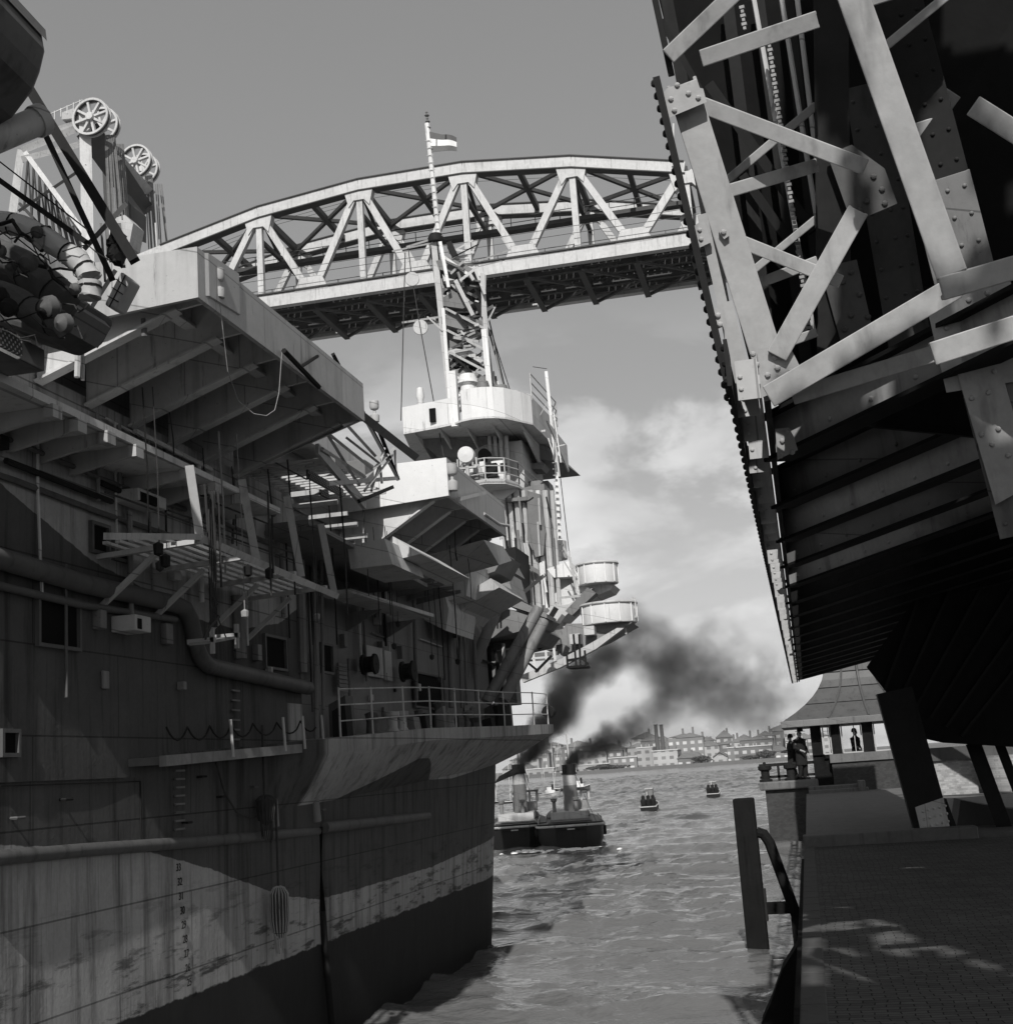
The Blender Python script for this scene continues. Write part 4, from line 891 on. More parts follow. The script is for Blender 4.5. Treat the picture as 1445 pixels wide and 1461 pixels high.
# perforated brackets at the far left and upper left clutter
def perf(px0, py0, px1, py1, x, par=None):
    a, b = ax(px0, py0, x), ax(px1, py1, x); mb = MB(); y0, y1 = sorted((a.y, b.y)); z0, z1 = sorted((a.z, b.z)); mb.box((x-.03, y0, z0), (x, y1, z1)); o = SB(mb, 'perforated_plate', 'perf', par)
perf(-10, 458, 32, 508, -5.6); perf(395, 660, 440, 684, -5.9); perf(440, 682, 490, 698, -5.9); perf(458, 698, 470, 712, -5.9)
for q in ((28, 480, 64, 530), (36, 455, 80, 490), (0, 500, 60, 530)): box3('locker', *q, -5.7, .5, 'shipd')

# --- frame of outriggers below sponson 1 (boat boom staging)
XO = -5.62
for (t, b) in (((270, 664), (285, 766)), ((345, 684), (366, 800)), ((409, 708), (430, 822)), ((458, 748), (477, 848))):
    mb = MB(); vbar(mb, ax(*t, XO), ax(*b, XO), .085, .05); SB(mb, 'hanger', 'ship')
mb = MB(); vbar(mb, ax(152, 765, XO), ax(286, 766, XO), .06, .06); SB(mb, 'staging_beam', 'ship')
mb = MB(); vbar(mb, ax(283, 766, XO), ax(480, 850, XO), .075, .06); SB(mb, 'staging_beam', 'under')
for (a, b) in (((196, 785), (284, 772)), ((280, 805), (350, 795)), ((352, 827), (422, 818)), ((410, 848), (466, 838))):
    A = ax(*b, XO); Bq = ax(*a, HX+.05); mb = MB(); mb.bar((HX, A.y, A.z-.05), A, .07, .05); SB(mb, 'cross_member', 'ship')
    mb = MB(); mb.bar((HX, A.y+.05, A.z-.55), (HX+.6, A.y+.05, A.z-.08), .05, .05); SB(mb, 'knee_brace', 'ship')
mb = MB()
for k in range(6): x = HX+.15+k*.14; mb.bar((x, 11.9, 6.0), (x, 16.0, 5.93), .05, .03)
SB(mb, 'staging_slats', 'under')
mb = MB()
for (px, t, b) in ((292, 690, 760), (303, 700, 830), (311, 700, 838), (382, 700, 850), (385, 740, 818)):
    mb = MB(); mb.tube([ax(px, t, -5.5), ax(px+5, b, -5.5)], .012, 5); SB(mb, 'hanging_line', 'rope')
mb = MB()
for k in range(4): mb.tube([ax(297+k*3, 700, -5.55), ax(302+k*2.5, 895, -5.55)], .009, 5)
mb.tube([ax(302, 850, -5.55), ax(310, 862, -5.5), ax(304, 872, -5.55), ax(313, 880, -5.5), ax(300, 895, -5.5), ax(293, 912, -5.5)], .012, 5)
SB(mb, 'tackle_rope', 'rope')
for (px, py) in ((226, 783), (236, 800), (384, 818), (354, 814), (290, 700)):
    mb = MB(); p = ax(px, py, -5.55); mb.lathe([(.0, -.07), (.045, -.05), (.05, .04), (.0, .07)], p, (0, 0, 1), 8); SB(mb, 'pulley_block', 'black', None, True)
mb = MB()
for (a, b) in (((150, 702), (420, 800)), ((240, 728), (420, 790)), ((300, 715), (440, 770))): mb.tube([ax(*a, -6.2), ax(*b, -6.2)], .012, 5)
SB(mb, 'life_line', 'rope')

# --- canvas rolls, timber slab, struts at the top left corner
def p7(px, py, y=7.6): return ay(px, py, y)
mb = MB(); mb.prism([p7(-60, -30), p7(8, -12), p7(42, 24), p7(62, 44), p7(67, 74), p7(60, 104), p7(50, 130), p7(20, 170), p7(-60, 215)], (0, -1.4, .1)); SB(mb, 'gun_tub_floor', 'hulld', None, False, .04)  # darker paint than the rim, for the shade on this underside
mb = MB(); mb.prism([p7(-60, -44), p7(8, -20), p7(42, 17), p7(65, 42), p7(67, 58), p7(60, 47), p7(40, 28), p7(6, -8), p7(-60, -30)], (0, -1.2, .1)); SB(mb, 'gun_tub_rim', 'shipd')
mb = MB(); mb.tube([p7(-40, 212, 7.5), p7(55, 172, 7.9)], .10, 14); SB(mb, 'boom_end', 'ship', None, True)
mb = MB(); mb.tube([p7(50, 174, 7.88), p7(62, 169, 7.93)], .115, 14); SB(mb, 'boom_collar', 'pale', None, True)
for a, b, w_, m, y in (((38, 120), (192, 372), 17, 'black', 8.6), ((64, 190), (160, 398), 10, 'black', 8.9), ((-20, 243), (124, 346), 9, 'black', 8.2), ((-20, 215), (128, 330), 2.5, 'black', 8.25), ((150, 300), (158, 372), 5, 'shipd', 9.3), ((144, 320), (150, 400), 4, 'shipd', 9.3), ((120, 355), (180, 290), 8, 'shipd', 9.0), ((165, 385), (120, 455), 7, 'ship', 9.4), ((170, 320), (176, 380), 7, 'shipd', 9.5)):
    mb = MB(); vbar(mb, ay(*a, y), ay(*b, y), w_*y/1900, .06); SB(mb, 'derrick_strut', m)
mb = MB()
for k in range(10): p = ay(165+6*sin(k*1.7), 335+4*k, 8.7); mb.lathe([(0, -.06), (.05+.02*(k % 3), 0), (0, .06)], p, (k % 3, 1, .5), 8)
SB(mb, 'tackle_block', 'black')
def roll(pts, r, x=None, y=8.4, m='canvas'):
    P = [ay(a, b, y) for a, b in pts]; mb = MB(); Q = []
    for i in range(len(P)-1):
        for k in range(4): Q.append(P[i].lerp(P[i+1], k/4))
    Q.append(P[-1]); n = len(Q); rings = []
    for i, p in enumerate(Q):
        d = (Q[min(i+1, n-1)]-Q[max(i-1, 0)]).normalized(); sd = d.cross(V(0, 0, 1)).normalized(); u = sd.cross(d); rr = r*(1+.05*sin(i*1.3)+.03*sin(i*2.9))
        rings.append([p+sd*rr*cos(2*pi*k/12)*(1+.06*sin(k*3+i))+u*rr*sin(2*pi*k/12) for k in range(12)])
    mb.loft(rings); o = SB(mb, 'canvas_roll', m, None, True)
    mb = MB()
    for i in range(2, n-1, 4): mb.lathe([(r*1.05, -.008), (r*1.07, 0), (r*1.05, .008)], Q[i], (Q[i+1]-Q[i]), 14)
    SB(mb, 'lashing', 'black', o)
roll([(-40, 312), (0, 315), (38, 324), (80, 350), (112, 372), (128, 395), (128, 425)], .082, y=8.2, m='ship')
roll([(-40, 352), (20, 372), (60, 400), (95, 432)], .13, y=8.7); roll([(-30, 410), (20, 425), (60, 455), (88, 462)], .10, y=8.4)
mb = MB(); mb.prism([ay(40, 360, 8.9), ay(112, 440, 8.9), ay(92, 470, 8.9), ay(38, 420, 8.9)], (0, .5, 0)); SB(mb, 'raft_float', 'shipd')
mb = MB(); mb.prism([ay(-30, 340, 8.95), ay(112, 425, 8.95), ay(92, 462, 8.95), ay(60, 480, 8.95), ay(-30, 450, 8.95)], (0, .6, 0)); SB(mb, 'raft_float', 'canvas', None, False, .05)
for k in range(20):
    px, py = random.uniform(-20, 100), random.uniform(300, 470); y = random.uniform(7.7, 8.3); q = [ay(px, py, y)]
    for j in range(4): px += random.uniform(4, 22); py += random.uniform(-10, 22); q.append(ay(px, py, y+random.uniform(-.1, .1)))
    mb = MB(); mb.tube(q, random.choice([.005, .007, .01, .016]), 5); SB(mb, 'tangled_line', random.choice(['rope', 'black', 'rope']))
for k in range(10):
    c_ = ay(random.uniform(-5, 110), random.uniform(330, 480), 8.05); mb = MB(); r = random.uniform(.03, .09); mb.lathe([(0, -r), (r*.9, -r*.5), (r, r*.3), (r*.5, r*.9), (0, r)], c_, (random.random(), 1, random.random()), 12); SB(mb, 'canvas_bundle', random.choice(['canvas', 'hulld', 'black']), None, True)
# hatched pad hanging by the sponson
mb = MB(); pts = [ay(172, 386, 9.6), ay(187, 398, 9.6), ay(164, 442, 9.6), ay(148, 434, 9.6)]; mb.prism(pts, (.0, .18, 0)); pd = SB(mb, 'fender_pad', 'pale', None, False, .02)
mb = MB()
for k in range(1, 4): mb.bar(pts[0].lerp(pts[3], k/4)+V(0, -.003, 0), pts[1].lerp(pts[2], k/4)+V(0, -.003, 0), .008, .006, (0, 1, 0))
mb.bar(pts[0].lerp(pts[1], .5)+V(0, -.004, 0), pts[3].lerp(pts[2], .5)+V(0, -.004, 0), .008, .006, (0, 1, 0)); SB(mb, 'lashing', 'black', pd)

# --- catwalk between the sponsons
CX_ = -5.55
cw = MB(); vbar(cw, ax(455, 545, -5.1), ax(590, 650, -5.1), .11, .14); CW = SB(cw, 'catwalk_boom', 'shipd')
lamp(ax(535, 602, -5.1), .62, CW)
for (a, b, w_, m) in (((475, 505), (566, 680), 6, 'black'), ((535, 600), (568, 684), 6, 'black'), ((500, 560), (568, 684), 5, 'ship'), ((468, 690), (568, 682), 7, 'ship'), ((455, 600), (512, 692), 5, 'ship'), ((512, 690), (562, 640), 5, 'ship'), ((495, 625), (540, 660), 4, 'ship'), ((480, 590), (535, 650), 5, 'under'), ((470, 620), (530, 668), 5, 'under'), ((460, 640), (520, 680), 5, 'under'), ((520, 700), (560, 650), 4, 'pale'), ((512, 715), (560, 695), 6, 'black'), ((530, 700), (548, 640), 4, 'pale'), ((563, 640), (566, 680), 4, 'ship'), ((540, 648), (545, 690), 4, 'pale')):
    mb = MB(); P, Q = ax(*a, CX_), ax(*b, CX_); vbar(mb, P, Q, w_*P.y/1900, .04); SB(mb, 'catwalk_member', m, CW)
mb = MB()
for k in range(16): p = ax(460+6*k, 655+3.2*k, -5.7); mb.bar(p, (-6.9, p.y, p.z), .04, .03)
SB(mb, 'catwalk_grating', 'under', CW)
mb = MB(); A, Bq = ax(452, 640, -5.6), ax(520, 720, -5.6); mb.bar(A, Bq, .05, .14); SB(mb, 'catwalk_girder', 'ship', CW)
for (q, d) in (((478, 650, 520, 690), .5), ((520, 655, 535, 700), .3)): box3('locker', *q, -6.2, d, 'shipd', None)

# --- sponson 2 with its end plate painted paler for the sun on it
S2 = sponson(20.1, 24.3, -5.15, -7.05, 7.85, 6.85, 8.42, 5, 'white', 'pale', 2)
mb = MB(); mb.prism([ax(690, 770, -5.1), ax(718, 780, -5.1), ax(730, 800, -5.1), ax(712, 806, -5.1)], (-1.8, 0, -.3)); SB(mb, 'fairing', 'ship', S2)
lamp(ax(646, 700, -5.05), .95, S2, 'pale')
mb = MB(); vbar(mb, ax(655, 712, -5.0), ax(692, 703, -5.0), .06, .05); SB(mb, 'hinged_arm', 'pale', S2)
mb = MB(); mb.tube([ax(648, 738, -5.6), ax(650, 790, -5.6), ax(652, 800, -5.6)], .012, 6); mb.lathe([(0, -.08), (.05, 0), (0, .08)], ax(648, 738, -5.6), (0, 0, 1), 8); SB(mb, 'hook_tackle', 'black', S2)
mb = MB(); mb.tube([ax(690, 733, -5.1), ax(712, 748, -5.1), ax(725, 750, -5.1)], .03, 6); SB(mb, 'boat_boom', 'ship', S2)
# blocky boxes below sponson 2
for pts, y, d, m in (([(496, 780), (548, 768), (560, 805), (500, 812)], 17.8, 1.6, 'ship'), ([(590, 870), (632, 838), (640, 870), (636, 900), (600, 882)], 25.0, 2.2, 'under'), ([(640, 860), (700, 825), (712, 838), (660, 868), (650, 880)], 26, 2.4, 'ship'),
                     ([(545, 790), (560, 800), (600, 790), (560, 765)], 18.5, 3, 'under'), ([(600, 745+50), (640, 785), (672, 800), (665, 850), (636, 858), (612, 850)], 25.2, 1.6, 'under'), ([(636, 838), (706, 815), (720, 790), (690, 780), (640, 800)], 26.6, 1.6, 'mid')):
    mb = MB(); mb.prism([ay(a, b, y) for a, b in pts], (0, d, 0)); SB(mb, 'side_casing', m)
mb = MB()
for k in range(6): p = ax(468+k*14, 700+k*16, -6.05); mb.bar(p, (-6.95, p.y, p.z), .05, .07)
SB(mb, 'gallery_ribs', 'ship')
mb = MB(); a, b = ax(455, 755, -5.95), ax(610, 838, -5.95); mb.prism([(-7.0, a.y, a.z), (-5.95, a.y, a.z), (-5.95, b.y, b.z), (-7.0, b.y, b.z)], (0, 0, .06)); SB(mb, 'gallery', 'shipd')
mb = MB(); a, b = ax(478, 845, -6.6), ax(600, 880, -6.6); mb.bar(a, b, .5, .06); SB(mb, 'gallery', 'under')
for (px, py) in ((535, 870), (585, 885)):
    p = ax(px, py, -6.5); mb = MB(); mb.prism([(-7, p.y, p.z-.3), (-7, p.y, p.z), (-6.4, p.y, p.z)], (0, .05, 0)); SB(mb, 'bracket', 'shipd')

# --- three raking struts and forward galleries
for (t, b, m) in (((716, 852), (654, 1002), 'mid'), ((768, 868), (694, 1002), 'mid'), ((776, 886), (718, 1000), 'mid')):
    mb = MB(); y0, y1 = 28.5, 28.9; A, Bq = ay(*t, y0+.9), ay(*b, y0); mb.tube([Bq, A], 8.5*29/1900, 10); SB(mb, 'raking_strut', m, None, True)
def slab(name, pts, y, d, m, par=None):
    mb = MB(); mb.prism([ay(a, b, y) for a, b in pts], (0, d, 0)); return SB(mb, name, m, par)
slab('gallery_side', [(632, 880), (712, 842), (722, 850), (648, 900), (640, 915)], 29.8, 1.0, 'mid')  # galleries painted darker in place of shade from the decks above
slab('gallery_side', [(660, 900), (720, 868), (778, 880), (770, 892), (716, 908), (668, 916), (662, 908)], 30.3, 1.8, 'mid')
slab('gallery_side', [(690, 915), (770, 893), (776, 900), (764, 916), (700, 930)], 31.3, 2.2, 'shipd')
slab('gallery_deck', [(700, 846), (728, 850), (780, 876), (780, 882), (720, 862)], 30.2, 1.2, 'mid')
mb = MB(); A, Bq = ay(715, 845, 29.4), ay(643, 905, 29.4); mb.bar(A, Bq, .07, .07); SB(mb, 'hand_beam', 'ship')
mb = MB()
for k in range(9): p = ay(668+5*k, 850-k*.8, 29.7); mb.bar(p, ay(668+5*k, 868-k*.8, 29.7), .04, .04)
SB(mb, 'grating', 'shipd')
# vent trunk: white swan-neck
mb = MB(); P = [ay(a, b, 28) for a, b in ((637, 900), (632, 880), (634, 868), (645, 862))]; mb.tube([ay(634, 905, 28), ay(632, 872, 28), ay(640, 862, 28), ay(650, 860, 28)], .1, 10); SB(mb, 'vent_trunk', 'pale', None, True)
# tug-deck machinery behind the rail under the struts
for q, d, m in (((634, 905, 660, 1010), .6, 'shipd'), ((662, 925, 705, 1000), .4, 'black'), ((700, 930, 738, 1005), .5, 'shipd')):
    y = 30.9; a, b = ay(q[0], q[1], y), ay(q[2], q[3], y); mb = MB(); mb.box((a.x, y, b.z), (b.x, y+d, a.z)); SB(mb, 'deck_house', m)
for k in range(7):
    mb = MB(); A = ay(640+13*k, 920+random.uniform(-15, 10), 30.6); Bq = ay(650+13*k+random.uniform(-14, 14), 1000, 30.6); mb.tube([A, Bq], .04, 6); SB(mb, 'stay', random.choice(['shipd', 'under', 'black']))
mb = MB(); A, Bq = ay(706, 1005, 31), ay(742, 900, 31)
for s_ in (0, .35): mb.bar(A+V(s_, 0, 0), Bq+V(s_, 0, 0), .05, .05)
for k in range(9): p = A.lerp(Bq, k/9); mb.bar(p, p+V(.35, 0, 0), .04, .04)
SB(mb, 'ladder', 'shipd')

# --- island: pipe-clad column, platforms, bridge, mast
YI = 40.0
def I(px, py, y=YI): return ay(px, py, y)
core = MB(); core.prism([I(712, 702, 41), I(776, 690, 41), I(786, 905, 41), I(738, 880, 41), I(724, 800, 41)], (0, 1.6, 0)); ISL = SB(core, 'island', 'mid')
def IB(name, pts, y, d, m): mb = MB(); mb.prism([ay(a, b, y) for a, b in pts], (0, d, 0)); return SB(mb, name, m, ISL)
for k in range(8):
    px = 716+k*10.2; mb = MB(); mb.tube([I(px, 700, 40.6), I(px+13, 850+k*7, 40.6)], .075 if k % 2 else .10, 8); SB(mb, 'pipe', ('pale', 'ship', 'pale', 'ship', 'pale', 'white', 'ship', 'pale')[k], ISL, True)
mb = MB(); mb.bar(I(735, 797, 40.3), I(778, 822, 40.3), .12, .12); SB(mb, 'boom', 'shipd', ISL)
IB('awning_cover', [(752, 700), (770, 705), (778, 760), (775, 792), (764, 795), (752, 770)], 40.35, .2, 'shipd')
IB('painted_recess', [(684, 790), (735, 780), (738, 850), (700, 845), (680, 830)], 38, 2, 'black')  # solid black block, painted shade instead of a hollow
IB('casing', [(640, 810), (672, 795), (682, 850), (640, 862)], 33, 3, 'mid'); IB('casing', [(700, 835), (722, 815), (732, 850), (702, 846)], 35, 2, 'mid'); IB('casing', [(672, 795), (706, 780), (722, 810), (690, 806)], 35, 2.5, 'shipd')  # casings painted darker to stand in for missing shadow
# lower bridge wing platform (650-780, 690-740)
def platform(name, front, y, depth, th, m, par=ISL, side=None):
    # front: list of pixel points along the near lower edge; horizontal slab at the height of the first point
    pts = [ay(a, b, y) for a, b in front]
    return pts
def hslab(pts2, z, th, m, name):   # pts2: xy outline
    mb = MB(); mb.prism([(x, y, z) for x, y in pts2], (0, 0, th)); return SB(mb, name, m, ISL)
def bulwark(pts2, z0, z1, m, name, tk=.06):
    mb = MB(); cx = sum(p[0] for p in pts2)/len(pts2); cy = sum(p[1] for p in pts2)/len(pts2); pts2 = [Vector(p) for p in pts2]; n = len(pts2)
    for i in range(n-1):
        a, b = pts2[i], pts2[i+1]; ia = a+(Vector((cx, cy))-a).normalized()*tk; ib = b+(Vector((cx, cy))-b).normalized()*tk
        mb.prism([(a.x, a.y, z0), (b.x, b.y, z0), (ib.x, ib.y, z0), (ia.x, ia.y, z0)], (0, 0, z1-z0))
    return SB(mb, name, m, ISL)
def xat(px, py, z):     # plan point of a pixel on a horizontal level
    q = az(px, py, z); return (q.x, q.y)
# upper bridge platform: white bulwark (577-800, 575-690)
zU = I(650, 607, 40).z-0.0
a0 = I(577, 625, 40); a1 = I(655, 608, 40); a2 = I(760, 628, 40.5)
ux = lambda px, y, py=640: (ay(px, py, y).x, y)
UP = [ux(577, 40.0), ux(628, 39.75), ux(648, 39.6), ux(662, 39.35), ux(676, 39.25), ux(692, 39.28), ux(708, 39.4), ux(724, 39.65), ux(763, 40.8), ux(797, 44.6), ux(790, 46), ux(600, 46)]
zb_, zt_ = a1.z, a1.z+.82
bulwark(UP[:3], zb_+.02, zt_+.04, 'white', 'bulwark'); bulwark(UP[3:9], zb_+.02, zt_+.16, 'white', 'bulwark'); bulwark(UP[8:11], zb_+.02, zt_+.1, 'ship', 'bulwark')  # right-hand side painted greyer than the sunlit front, shading in the colour
hslab(UP, zb_-.04, .06, 'under', 'bridge_platform')
mb = MB(); a = (I(652, 575).x, 39.6); mb.box((a[0]-.12, 39.55, zb_-.1), (a[0]+.12, 39.8, zt_+.9)); SB(mb, 'mast_heel_casing', 'white', ISL)
p = I(617, 592, 39.7); mb = MB(); mb.box((p.x-.1, 39.68, p.z-.22), (p.x+.1, 39.76, p.z+.22)); SB(mb, 'window', 'dark', ISL)
for k in range(6):
    mb = MB(); x0 = -11.2+k*.85; mb.prism([(x0, 39.9+.1*k, zb_-.06), (x0, 44, zb_-.06), (x0, 44, zb_-1.0)], (.05, 0, 0)); SB(mb, 'bracket', 'under', ISL)
mb = MB(); mb.prism([(-11.3, 40.8, zb_-.05), (-9.2, 41.4, zb_-.05), (-7.6, 43.6, zb_-.05), (-7.4, 46, zb_-.05), (-11.3, 46, zb_-.05)], (.5, .6, -.55)); SB(mb, 'bracket_casing', 'shipd', ISL)
# column between the two platforms with searchlight
mb = MB(); mb.box((-9.6, 41.6, 11.6), (-8.0, 45, zb_-.3)); SB(mb, 'tower_block', 'ship', ISL)
for k in range(4): mb = MB(); p = I(700+8*k, 650, 41.3); mb.tube([I(698+8*k, 622, 41.3), I(702+8*k, 700, 41.3)], .07, 8); SB(mb, 'pipe', 'pale', ISL, True)
c = I(665, 649, 39.2); mb = MB(); mb.lathe([(.0, -.18), (.25, -.15), (.265, -.05), (.265, .22), (.2, .3), (0, .32)], c, (-.1, 1, .1), 18); SL = SB(mb, 'searchlight', 'white', ISL, True)
mb = MB(); mb.tube([c+V(0, .05, -.25), c+V(0, .05, -.7)], .07, 8); mb.bar(c+V(-.3, .05, -.1), c+V(-.3, .05, -.4), .05); mb.bar(c+V(.3, .05, -.1), c+V(.3, .05, -.4), .05); mb.bar(c+V(-.3, .05, -.4), c+V(.3, .05, -.4), .06); SB(mb, 'yoke', 'pale', ISL)
c = I(691, 649, 41); mb = MB(); mb.lathe([(.0, -.1), (.2, -.1), (.2, .2), (0, .2)], c, (0, 1, 0), 14); SB(mb, 'searchlight', 'black', ISL, True)
zl = I(690, 688, 39.5).z
LP = [(I(655, 690).x, 40.2), (I(668, 690).x, 39.5), (I(700, 690).x, 39.3), (I(725, 692).x, 39.6), (I(738, 700).x, 40.4), ux(772, 44, 700), ux(784, 46, 700), (-9.5, 46)]
bulwark(LP[:5], zl-.08, zl+.06, 'pale', 'platform_edge', .2); hslab(LP, zl-.1, .08, 'under', 'wing_platform')
def railing(pts3, h, par=ISL, m='pale', r=.025):
    mb = MB()
    for f in (.33, .66, 1): mb.tube([Vector(q)+V(0, 0, h*f) for q in pts3], r*.8, 5)
    for q in pts3: mb.tube([q, Vector(q)+V(0, 0, h)], r, 5)
    return SB(mb, 'railing', m, par)
railing([(x, y, zl) for x, y in LP[:5]], .72); railing([(x, y, zl-.0) for x, y in LP[4:7]]+[], .72)
for k in range(5): mb = MB(); y = 40.5+k*1.1; x = LP[4][0]+(LP[5][0]-LP[4][0])*k/4; mb.prism([(x-.05, y, zl-.1), (x-.9, y, zl-.1), (x-.9, y, zl-.6)], (0, .05, 0)); SB(mb, 'bracket', 'under', ISL)
mb = MB(); mb.box((I(680, 668, 40).x, 40, zl), (I(694, 668, 40).x, 40.4, zl+.35)); mb.box((I(698, 650, 40).x, 40.2, zl), (I(715, 650, 40).x, 40.6, zl+.8)); SB(mb, 'instrument_box', 'white', ISL)
# side tubs of the island (right edge at 780-795, 690-760)
c = V(I(775, 745, 44).x-.3, 44.5, I(775, 757, 44).z); mb = MB(); mb.lathe([(.3, 0), (.75, .15), (.85, .5), (.85, .95), (.78, .95), (.78, .4)], c, (0, 0, 1), 16); SB(mb, 'look_out_tub', 'ship', ISL, True)
c = V(I(783, 780, 42).x, 43, I(783, 800, 43).z); mb = MB(); mb.lathe([(0, 0), (.42, 0), (.42, .6), (0, .62)], c, (0, 0, 1), 14); SB(mb, 'director_drum', 'ship', ISL, True)
mb = MB(); a = I(755, 800, 43); mb.prism([I(770, 835, 41), I(812, 812, 41), I(826, 822, 41), I(800, 850, 41), I(778, 862, 41)], (0, 3, 0)); SB(mb, 'tub_foundation', 'ship', ISL)
# gun tubs
def tub(pxl, pxr, top, bot, y, m, lab, shadow=False):
    L_, R_ = ay(pxl, top, y), ay(pxr, top, y); r = (R_.x-L_.x)/2; c = V((L_.x+R_.x)/2, y+r, ay((pxl+pxr)/2, bot, y).z); h = ay((pxl+pxr)/2, top, y).z-c.z
    mb = MB(); mb.lathe([(0, 0), (r*.98, 0), (r, .03), (r, h), (r-.05, h), (r-.05, .06), (0, .06)], c, (0, 0, 1), 36); o = SB(mb, 'gun_tub', m, None, True, 0, lab)
    mb = MB(); mb.lathe([(r+.03, h-.06), (r+.05, h-.03), (r+.03, h+.02), (r-.08, h+.02), (r-.08, h-.06)], c, (0, 0, 1), 36); SB(mb, 'rim', 'ship', o, True)
    for k in range(7):
        a = -pi+k*pi/6; mb = MB(); q = c+V(cos(a)*(r+.015), sin(a)*(r+.015), 0); mb.bar(q+V(0, 0, .02), q+V(0, 0, h-.06), .04, .03); SB(mb, 'seam_strip', m, o)
    return o, c, r, h
T1, c1, r1, h1 = tub(818, 876, 801, 831, 40.0, 'white', 'upper white gun tub beside the island')
T2, c2, r2, h2 = tub(822, 902, 858, 888, 38.0, 'white', 'lower, larger gun tub with shadow across it')
# undersides: tapered supports to the hull
slab('tub_bracket', [(820, 830), (876, 834), (870, 842), (820, 862), (800, 868), (786, 850)], 40.6, 1.4, 'under')
slab('tub_bracket', [(806, 872), (838, 838), (850, 846), (816, 878)], 39.6, .5, 'shipd')
slab('tub_bracket', [(778, 868), (812, 862), (846, 838), (836, 850), (800, 885), (776, 890)], 40.2, 1.6, 'ship')
slab('tub_bracket', [(808, 890), (902, 888), (860, 912), (800, 935), (790, 915)], 38.4, 1.6, 'mid')
slab('tub_girder', [(742, 964), (800, 940), (842, 918), (880, 896), (890, 896), (850, 926), (800, 952), (746, 974)], 37.6, .25, 'ship', )
slab('tub_bracket', [(776, 902), (830, 893), (836, 905), (806, 925), (780, 928)], 38.8, 1.6, 'shipd')
for (q, m) in (((812, 905, 828, 918), 'ship'), ((832, 894, 848, 905), 'ship')):
    a, b = ay(q[0], q[1], 37.9), ay(q[2], q[3], 37.9); mb = MB(); mb.box((a.x, 37.9, b.z), (b.x, 38.5, a.z)); SB(mb, 'ready_locker', m, T2)
# catwalk beams under the tubs
for (a, b, w_) in (((724, 938), (796, 932), 6), ((724, 945), (790, 940), 3), ((735, 930), (800, 915), 8)):
    mb = MB(); vbar(mb, ay(*a, 38.2), ay(*b, 38.2), w_*38/1900, .3); SB(mb, 'walkway_beam', 'shipd', T2)
for px in (746, 760, 778, 790): mb = MB(); vbar(mb, ay(px, 925, 38), ay(px+3, 955, 38), .07, .07); SB(mb, 'hanger', 'under', T2)
# little hanging stage and rail on the lower tub
mb = MB(); P = lambda a, b: ay(a, b, 37.6)
for (a, b) in (((808, 930), (810, 952)), ((834, 928), (836, 950)), ((808, 952), (836, 950)), ((810, 942), (835, 938)), ((818, 905), (822, 952)), ((826, 905), (828, 950)), ((830, 940), (840, 948))): vbar(mb, P(*a), P(*b), .06, .06)
mb.bar(P(808, 952)+V(0, .4, 0), P(836, 950)+V(0, .4, 0), .8, .06); SB(mb, 'hanging_platform', 'black', T2)
mb = MB(); P = lambda a, b: ay(a, b, 38.6)
for (a, b) in (((897, 858), (898, 882)), ((905, 852), (908, 880)), ((897, 858), (905, 852)), ((898, 880), (908, 880)), ((898, 870), (907, 866)), ((893, 888), (893, 905))): vbar(mb, P(*a), P(*b), .05, .05)
SB(mb, 'side_cage', 'ship', T2)
mb = MB(); P = lambda a, b: ay(a, b, 39.6)
for k in range(5): vbar(mb, P(812+2*k, 786+9*k), P(814+2*k, 810+9*k), .05, .05)
vbar(mb, P(805, 782), P(824, 826), .04, .04); vbar(mb, P(804, 800), P(826, 836), .04, .04); SB(mb, 'railing', 'pale', T1)
slab('tub_walk', [(780, 812), (812, 800), (826, 822), (790, 824)], 40.5, 1.5, 'white')
mb = MB(); P = lambda a, b: ay(a, b, 38.8); vbar(mb, P(776, 892), P(800, 853), .1, .1); vbar(mb, P(800, 853), P(828, 850), .07, .07); SB(mb, 'drain_pipe', 'ship')
mb = MB(); c = ay(776, 892, 36); mb.lathe([(0, -.08), (.2, -.08), (.2, .08), (0, .08)], c, (.3, 1, 0), 14); mb.tube([ay(776, 870, 36), c], .05, 6); SB(mb, 'pulley_block', 'pale')

# --- main lattice mast
YM = 42.0
def Mp(px, py, y=YM): return ay(px, py, y)
legs = [((634, 395), (641, 583)), ((652, 400), (654, 578)), ((688, 400), (700, 586)), ((668, 375), (704, 590))]
mb = MB(); MASTW = lambda w_: w_*YM/1900
vbar(mb, Mp(618, 340), Mp(644, 590), MASTW(9), .2); MAST = SB(mb, 'lattice_mast', 'ship')
def mast(a, b, w_, m='pale', y=YM, name='mast_member', d=.1): mb = MB(); vbar(mb, Mp(*a, y), Mp(*b, y), MASTW(w_), d); return SB(mb, name, m, MAST)
mast((632, 440), (643, 590), 5, 'white', 41.8); mast((688, 390), (700, 588), 7, 'pale', 41.8); mast((690, 470), (702, 590), 8, 'white', 41.7); mast((640, 350), (688, 450), 7, 'shipd', 42.4); mast((617, 345), (636, 450), 8, 'ship', 42.2)
mast((628, 345), (640, 410), 5, 'white', 41.6); mast((664, 380), (676, 400), 5, 'pale'); mast((656, 400), (682, 380), 4, 'white', 41.6); mast((650, 400), (675, 450), 6, 'pale', 41.7); mast((676, 380), (692, 420), 4, 'pale', 41.6)
for k in range(5):
    y0 = 440+k*31; a = (636+k*2.2, y0); b = (690+k*2.4, y0+28); mast(a, b, 3.6, 'white' if k > 2 else 'pale', 41.8); mast((b[0], a[1]), (a[0]+2, b[1]), 3.4, 'pale', 42.3)
